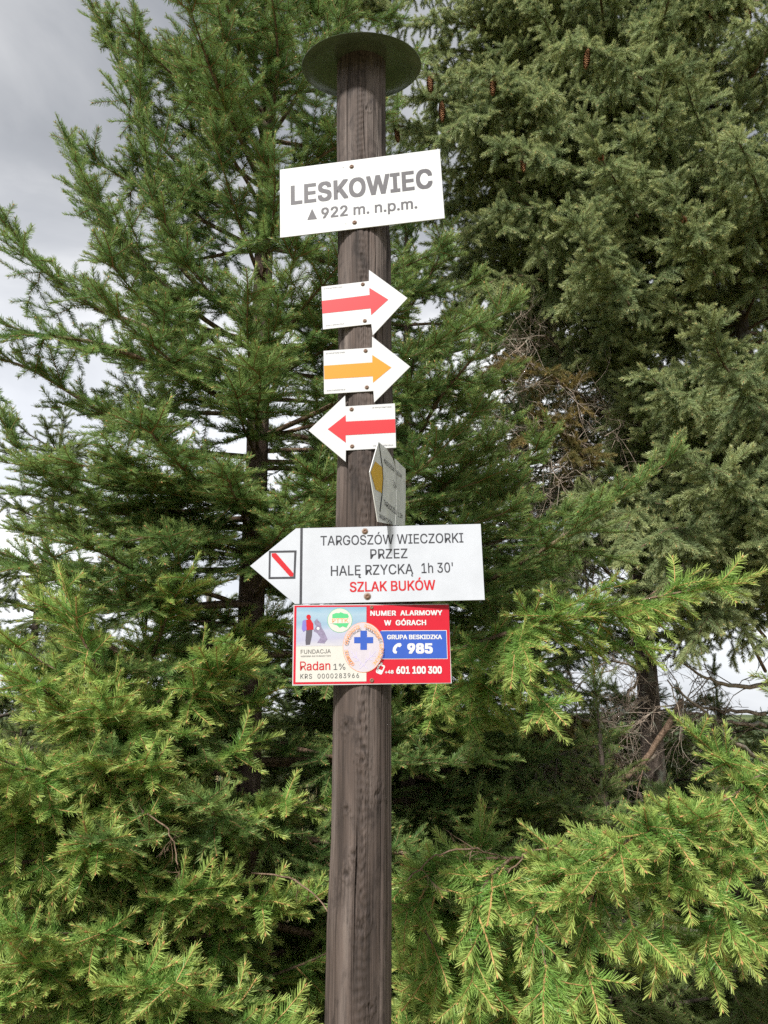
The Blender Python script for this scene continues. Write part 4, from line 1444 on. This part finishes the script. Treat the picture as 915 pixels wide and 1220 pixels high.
# --- summit name board
q = [(333.1, 203.8), (524.6, 178.6), (528.9, 261.6), (334.6, 284.4)]
B = Board('summit_sign', 'white summit name board reading LESKOWIEC 922 m n.p.m. under the cap', -7.5, 2.31, (-0.0765, 1.7255, 2.9622), (0.0112, 0.0004), q, (0.4487, 0.2207))
B.plate(RECT(B))
z = Z(320, 20, 3.978)
B.text('LESKOWIEC', z(108, 897), z(779, 815), 99 / 3.978, GREYINK, bold=0.030, spacing=1.05)
B.text('922', z(255, 962), z(381, 948), 55 / 3.978, GREYINK, bold=0.022)
B.text('m. n.p.m.', z(408, 946), z(706, 914), 55 / 3.978, GREYINK, bold=0.016)
B.pflat('peak_mark', [z(188, 970), z(211, 917), z(235, 965)], GREYINK)
B.screw(*z(399, 717)); B.screw(*z(413, 981))
for p in (z(358, 720), z(372, 987)):
    x, y = B.m(*p)
    B.flat('nail_hole', [(x + 0.0017 * math.cos(a), y + 0.0017 * math.sin(a)) for a in [k * math.pi / 4 for k in range(8)]], BLACKINK)

# --- trail arrows
z = Z(350, 310, 4.881)


def arrow_sign(label, psi, roll, o, c, quad, wh, head, tip, hb, matl, shaft, screws, notes, flip):
    b = Board('trail_arrow', label, psi, roll, o, c, quad, wh, group='trail marker arrows on the post')
    sgn = -1 if flip else 1
    w2, h2 = wh[0] / 2, wh[1] / 2
    pts = [(-sgn * w2, h2), (sgn * w2, h2), (sgn * head[0], head[1]), (sgn * tip, 0), (sgn * head[0], -head[1]), (sgn * w2, -h2), (-sgn * w2, -h2)]
    b.plate(pts, 0.002, WHITE2)
    b.pflat('arrow_mark', shaft, matl)
    for s in screws:
        b.screw(*s, r=0.004)
    for (s, a, e) in notes:
        b.text(s, a, e, 1.9, BLACKINK, bold=0.0, name='small_print')
    return b


arrow_sign('white arrow sign with red arrow pointing right, topmost of the arrows', -7.0, 3.17, (-0.0629, 1.7275, 2.6232), (-0.037, 0.0024),
           [(382.8, 341.8), (439.5, 335), (442.2, 386.4), (384.8, 392.8)], (0.1274, 0.1268), (0.0656, 0.0969), 0.1624, 0, REDINK,
           [z(163, 240), z(441, 205), z(440, 163), z(549, 232), z(450, 322), z(447, 283), z(167, 313)],
           [z(402, 142), z(413, 355)], [('pl kompleksai krask', z(176, 172), z(284, 160)), ('www.leskollarnia.pl', z(186, 387), z(294, 374))], False)
arrow_sign('white arrow sign with yellow arrow pointing right', -4.5, 1.87, (-0.0576, 1.7272, 2.4362), (-0.0341, 0.0007),
           [(385.4, 418.2), (443.2, 414.1), (444.7, 466.1), (386.1, 469.6)], (0.1256, 0.1211), (0.0640, 0.0923), 0.159, 0, YELINK,
           [z(176, 616), z(457, 596), z(457, 553), z(567, 626), z(461, 714), z(460, 677), z(178, 694)],
           [z(418, 528), z(425, 741)], [('pl kompleksai krask', z(189, 548), z(298, 540)), ('www.leskollarnia.pl', z(192, 764), z(301, 756))], False)
arrow_sign('white arrow sign with red arrow pointing left', -6.0, 1.23, (-0.0565, 1.7274, 2.2834), (0.0231, -0.0013),
           [(411.5, 484.1), (470.7, 480.7), (471.7, 533.3), (412.3, 537)], (0.1250, 0.1180), (0.0632, 0.0888), 0.1574, 0, REDINK,
           [z(590, 926), z(303, 940), z(301, 902), z(197, 985), z(303, 1063), z(302, 1020), z(591, 1004)],
           [z(336, 868), z(340, 1084)], [('pl kompleksai krask', z(459, 862), z(570, 858)), ('www.leskollarnia.pl', z(462, 1084), z(577, 1079))], True)

# --- the beech trail board
z = Z(290, 510, 3.05)
q = [(352.3, 630.7), (573, 623.8), (576.9, 715.9), (352.3, 719.2)]
B = Board('trail_direction_sign', 'white pointed direction board reading TARGOSZÓW WIECZORKI with red slash mark', -1.5, 1.06, (-0.0469, 1.7235, 1.9347), (0.0585, 0.0003), q, (0.4432, 0.1826))
w2, h2 = B.w / 2, B.h / 2
B.plate([(-w2, h2), (w2, h2), (w2, -h2), (-w2, -h2), (-0.3301, 0.002)], 0.0025, plain('white trail board', (0.38, 0.40, 0.435), 0.5, 0.25, 0.12, 9))
GT = plain('trail board ink', (0.042, 0.043, 0.05), 0.5, 0.2, 0.3, 120)
B.text('TARGOSZÓW WIECZORKI', z(280, 430), z(800, 417), 35 / 3.05, GT, bold=0.007)
B.text('PRZEZ', z(462, 478), z(597, 475), 35 / 3.05, GT, bold=0.007)
B.text('HALĘ RZYCKĄ', z(319, 539), z(618, 532), 36 / 3.05, GT, bold=0.007)
B.text("1h 30'", z(648, 530), z(762, 527), 36 / 3.05, GT, bold=0.007)
B.text('SZLAK BUKÓW', z(388, 596), z(698, 590), 35 / 3.05, REDTXT, bold=0.016)
B.pflat('divider_line', [z(206, 367), z(215, 367), z(215, 638), z(206, 638)], GT)
for a in ([(92, 450), (193, 448), (193, 455), (92, 457)], [(92, 543), (190, 542), (190, 549), (92, 550)], [(92, 457), (99, 457), (99, 543), (92, 543)], [(185, 455), (193, 455), (190, 543), (183, 543)]):
    B.pflat('trail_symbol_frame', [z(*p) for p in a], GT)
B.pflat('trail_symbol_slash', [z(102, 459), z(118, 458), z(183, 530), z(182, 541), z(170, 541), z(103, 470)], REDINK)
B.screw(*z(442, 377), r=0.0055); B.screw(*z(452, 612), r=0.0062)

# --- mountain rescue alarm sign
z = Z(340, 710, 4.463)
q = [(349, 720.8), (535.2, 719.2), (537.5, 814.3), (349, 816.9)]
B = Board('rescue_sign', 'red and blue mountain rescue alarm number sign, lowest on the post', 3.5, 0.94, (-0.0508, 1.7255, 1.7466), (0.0233, 0.0011), q, (0.3634, 0.1830))
B.plate(RECT(B), 0.002, WHITE2)
B.lift = 0.0013


def ell(cx, cy, rx, ry, n=48, a0=0.0):
    return [(cx + rx * math.cos(2 * math.pi * k / n + a0), cy + ry * math.sin(2 * math.pi * k / n + a0)) for k in range(n)]


def zz(lst):
    return [z(*p) for p in lst]


B.pflat('red_field', zz([(45, 52), (872, 47), (876, 462), (45, 470)]), SIGNRED, 0.0004)
B.pflat('left_panel', zz([(57, 62), (428, 59), (428, 455), (57, 459)]), CREAM, 0.0008)
B.pflat('winter_picture', zz([(57, 62), (428, 59), (428, 268), (57, 270)]), PRSKY, 0.0011)
B.pflat('blue_field', zz([(508, 187), (858, 185), (861, 338), (508, 339)]), PRWHITE, 0.0007)
B.pflat('blue_panel', zz([(500, 190), (855, 188), (858, 335), (500, 336)]), SIGNBLUE, 0.0010)
# hiker and dog
B.pflat('hiker_trousers', zz([(110, 178), (142, 178), (140, 215), (130, 262), (108, 264), (106, 240)]), DARKP, 0.0014)
B.pflat('hiker_jacket', zz([(108, 130), (132, 126), (146, 150), (148, 182), (112, 185)]), REDINK, 0.0016)
B.pflat('hiker_hood', [z(*p) for p in ell(121, 114, 12, 13, 16)], REDINK, 0.0018)
B.pflat('rucksack', zz([(90, 135), (106, 128), (112, 182), (94, 194), (86, 180)]), VIOLET, 0.0017)
B.pflat('dog_body', zz([(150, 140), (160, 130), (166, 122), (172, 133), (186, 146), (190, 170), (206, 196), (222, 232), (206, 256), (168, 252), (186, 225), (166, 200), (148, 190), (160, 165)]), FUR, 0.0014)
B.pflat('dog_chest', [z(*p) for p in ell(172, 176, 8, 8, 12)], PRWHITE, 0.0017)
# round badge with the outline of the country
B.pflat('badge_rim', [z(*p) for p in ell(287, 132, 66, 66)], GREENP, 0.0014)
B.pflat('badge', [z(*p) for p in ell(287, 132, 64, 64)], CREAM, 0.0016)
B.pflat('country_outline', zz([(247, 100), (268, 92), (282, 94), (290, 88), (310, 96), (328, 98), (334, 112), (326, 128), (334, 148), (322, 172), (302, 164), (286, 172), (270, 158), (252, 154), (246, 130)]), GREENP, 0.0018)
B.pflat('badge_band', zz([(236, 122), (338, 120), (338, 147), (236, 149)]), CREAM, 0.0020)
B.text('PTTK', z(246, 145), z(332, 143), 21 / 4.463, ORANGE, bold=0.01, lift=0.0022)
# oval emblem
B.pflat('emblem_rim', [z(*p) for p in ell(412, 276, 109, 133)], ORANGE, 0.0013)
B.pflat('emblem_oval', [z(*p) for p in ell(412, 276, 106.5, 130.5)], EMBLEM, 0.0016)
B.pflat('emblem_cross', zz([(396, 188), (431, 188), (431, 222), (464, 222), (464, 255), (431, 255), (431, 290), (396, 290), (396, 255), (363, 255), (363, 222), (396, 222)]), SIGNBLUE, 0.0019)
sprig = [[(412, 372), (390, 345), (362, 318), (346, 296)], [(412, 372), (436, 340), (460, 318), (478, 298)], [(390, 345), (366, 350)], [(375, 330), (374, 300)], [(378, 333), (352, 326)],
         [(436, 340), (462, 342)], [(448, 330), (447, 302)], [(452, 326), (476, 322)], [(412, 372), (392, 390)], [(412, 372), (434, 388)], [(400, 358), (392, 372)], [(424, 357), (428, 330)]]
B.strokes('edelweiss_sprig', [[B.m(*z(*p)) for p in ln] for ln in sprig], 0.0011, LILAC, 0.0019)


def ring_text(s, a0, a1, rx, ry, capz, matl):
    """letters set around the oval, one part"""
    V, Fc = [], []
    cx, cy = 412, 276
    n = len(s)
    for i, ch in enumerate(s):
        if ch == ' ':
            continue
        a = a0 + (a1 - a0) * i / (n - 1)
        px_, py_ = z(cx + rx * math.cos(a), cy + ry * math.sin(a))
        x, y = B.m(px_, py_)
        # outward direction
        nx, ny = math.cos(a) / rx, -math.sin(a) / ry
        l = math.hypot(nx, ny); nx /= l; ny /= l
        tv, tf, tw, tch = text_geo(ch, 0.02)
        k = capz / 4.463 * (B.w / 186.2) / tch
        o = len(V)
        for (u, v) in tv:
            uu = (u - tw / 2) * k * 0.95; vv = v * k
            V.append((x + ny * uu + nx * vv, -0.0019 - 0.0000005 * len(V), y - nx * uu + ny * vv))
        Fc += [tuple(q + o for q in f) for f in tf]
    return link('ring_lettering', mesh_from('ring_lettering', V, Fc), matl, B.root)


ring_text('GÓRSKIE  OCHOTNICZE  POGOTOWIE  RATUNKOWE', R(127), R(127 + 286), 84, 104, 17, ORANGE)
# lettering
INK = plain('sign small ink', (0.06, 0.058, 0.055), 0.5, 0.4)
B.text('FUNDACJA', z(82, 311), z(240, 307), 21 / 4.463, INK, bold=0.0)
B.text('WSPIERA RATOWNICTWO', z(82, 328), z(240, 325), 7.5 / 4.463, INK, bold=0.0, name='small_print')
B.text('R', z(80, 398), z(112, 397), 46 / 4.463, REDTXT, bold=0.0)
B.text('adan', z(114, 397), z(238, 394), 44 / 4.463, REDTXT, bold=0.007)
B.pflat('logo_leaf', zz([(184, 357), (196, 342), (212, 336), (224, 336), (216, 350), (202, 357)]), REDTXT)
B.pflat('logo_dot', [z(*p) for p in ell(155, 347, 3.5, 3.5, 10)], REDTXT)
B.text('1%', z(255, 395), z(317, 393), 31 / 4.463, INK, bold=0.0)
B.text('KRS  0000283966', z(82, 441), z(389, 436), 24 / 4.463, INK, bold=0.002, spacing=1.15)
B.text('NUMER  ALARMOWY', z(449, 107), z(836, 103), 25 / 4.463, PRWHITE, bold=0.03, spacing=1.05)
B.text('W  GÓRACH', z(523, 159), z(748, 157), 26 / 4.463, PRWHITE, bold=0.03, spacing=1.05)
B.text('GRUPA BESKIDZKA', z(538, 233), z(832, 232), 22 / 4.463, PRWHITE, bold=0.03, lift=0.0013)
B.text('985', z(646, 307), z(782, 306), 48 / 4.463, PRWHITE, bold=0.045, lift=0.0013)
B.text('+48', z(526, 414), z(572, 414), 17 / 4.463, PRWHITE, bold=0.03)
B.text('601 100 300', z(586, 414), z(829, 413), 35 / 4.463, PRWHITE, bold=0.04)
B.pflat('receiver_symbol', zz([(610, 253), (616, 266), (606, 276), (594, 272), (586, 284), (584, 294), (592, 300), (588, 310), (574, 308), (567, 296), (570, 278), (580, 264), (594, 255)]), PRWHITE, 0.0013)
B.pflat('mobile_symbol', zz([(508, 354), (513, 356), (512, 368), (524, 372), (527, 380), (510, 418), (502, 419), (480, 410), (478, 402), (492, 368), (500, 364)]), PRWHITE, 0.0007)
B.pflat('mobile_screen', zz([(500, 372), (519, 379), (511, 397), (492, 390)]), SIGNRED, 0.0010)
B.screw(*z(456, 62), r=0.0045, washer=False); B.screw(*z(457, 450), r=0.005, washer=False)

# --- bent weathered sign on the right flank of the post
A0 = P(440.6, 562.4, 1.60)                       # the point
root = empty('weathered_trail_sign', A0)
tag(root, 'bent weathered sign with yellow tip fixed to the right flank of the post', 'sign')
dirv = Vector((math.sin(R(18.4)), math.cos(R(18.4)), 0))
nrm = Vector((dirv.y, -dirv.x, 0))               # faces right and towards the viewer


def on_plane(x, y, off=0.0):
    r = P(x, y, 1.0) - CAM
    n = -nrm
    d = (A0 + nrm * off - CAM).dot(n) / r.dot(n)
    return CAM + r * d - A0


zq = Z(430, 520, 11.08)


def wpoly(name, pts, matl, off, th=0.0):
    pp = [on_plane(*zq(*p), off) for p in pts]
    n = len(pp)
    if th > 0:
        V = pp + [p - nrm * th for p in pp]
        Fc = [tuple(range(n)), tuple(range(2 * n - 1, n - 1, -1))] + [(i, n + i, n + (i + 1) % n, (i + 1) % n) for i in range(n)]
    else:
        V, Fc = pp, [tuple(range(n))]
    me = mesh_from(name, V, Fc)
    bm = bmesh.new(); bm.from_mesh(me)
    if th > 0:
        bmesh.ops.recalc_face_normals(bm, faces=bm.faces)
    bmesh.ops.triangulate(bm, faces=bm.faces); bm.to_mesh(me); bm.free()
    return link(name, me, matl, root)


wpoly('panel', [(232, 70), (345, 165), (420, 290), (440, 350), (465, 520), (468, 900), (450, 1165), (440, 1168), (225, 1125), (118, 470)], OLDW, 0.0, 0.002)
wpoly('panel', [(447, 290), (590, 430), (592, 800), (582, 1172), (452, 1168), (470, 900), (470, 520)], OLDW, -0.004, 0.002)
wpoly('yellow_tip', [(190, 330), (280, 405), (292, 560), (282, 750), (195, 700), (130, 470)], OCHRE, 0.0008)
wpoly('divider_line', [(240, 90), (248, 100), (290, 400), (298, 560), (285, 780), (258, 1000), (250, 985), (276, 770), (290, 560), (281, 400)], GREYINK, 0.0011)


def wtext(s, p0, p1, cap, off, nm='lettering'):
    a = on_plane(*zq(*p0), off); b = on_plane(*zq(*p1), off)
    V, Fc, tw, tch = text_geo(s, 0.0)
    u = (b - a) / tw
    k = cap / tch
    link(nm, mesh_from(nm, [a + u * x + Vector((0, 0, y * k)) for x, y in V], Fc), GREYINK, root)


wtext('KRZESZÓW', (308, 345), (445, 475), 0.011, 0.0012)
wtext('DOLNY', (475, 500), (545, 560), 0.011, -0.0028)
wtext('1,5h', (428, 640), (466, 705), 0.015, 0.0012)
wtext('TARGOSZÓW', (306, 900), (480, 1045), 0.013, 0.0012)
wtext('1,5h', (492, 1060), (552, 1080), 0.012, -0.0028)
wtext('ANDRYCHÓW', (245, 1075), (420, 1180), 0.011, 0.0012)
bpy.data.scenes.remove(TXS)
print('sprays', NSHOOT[0])
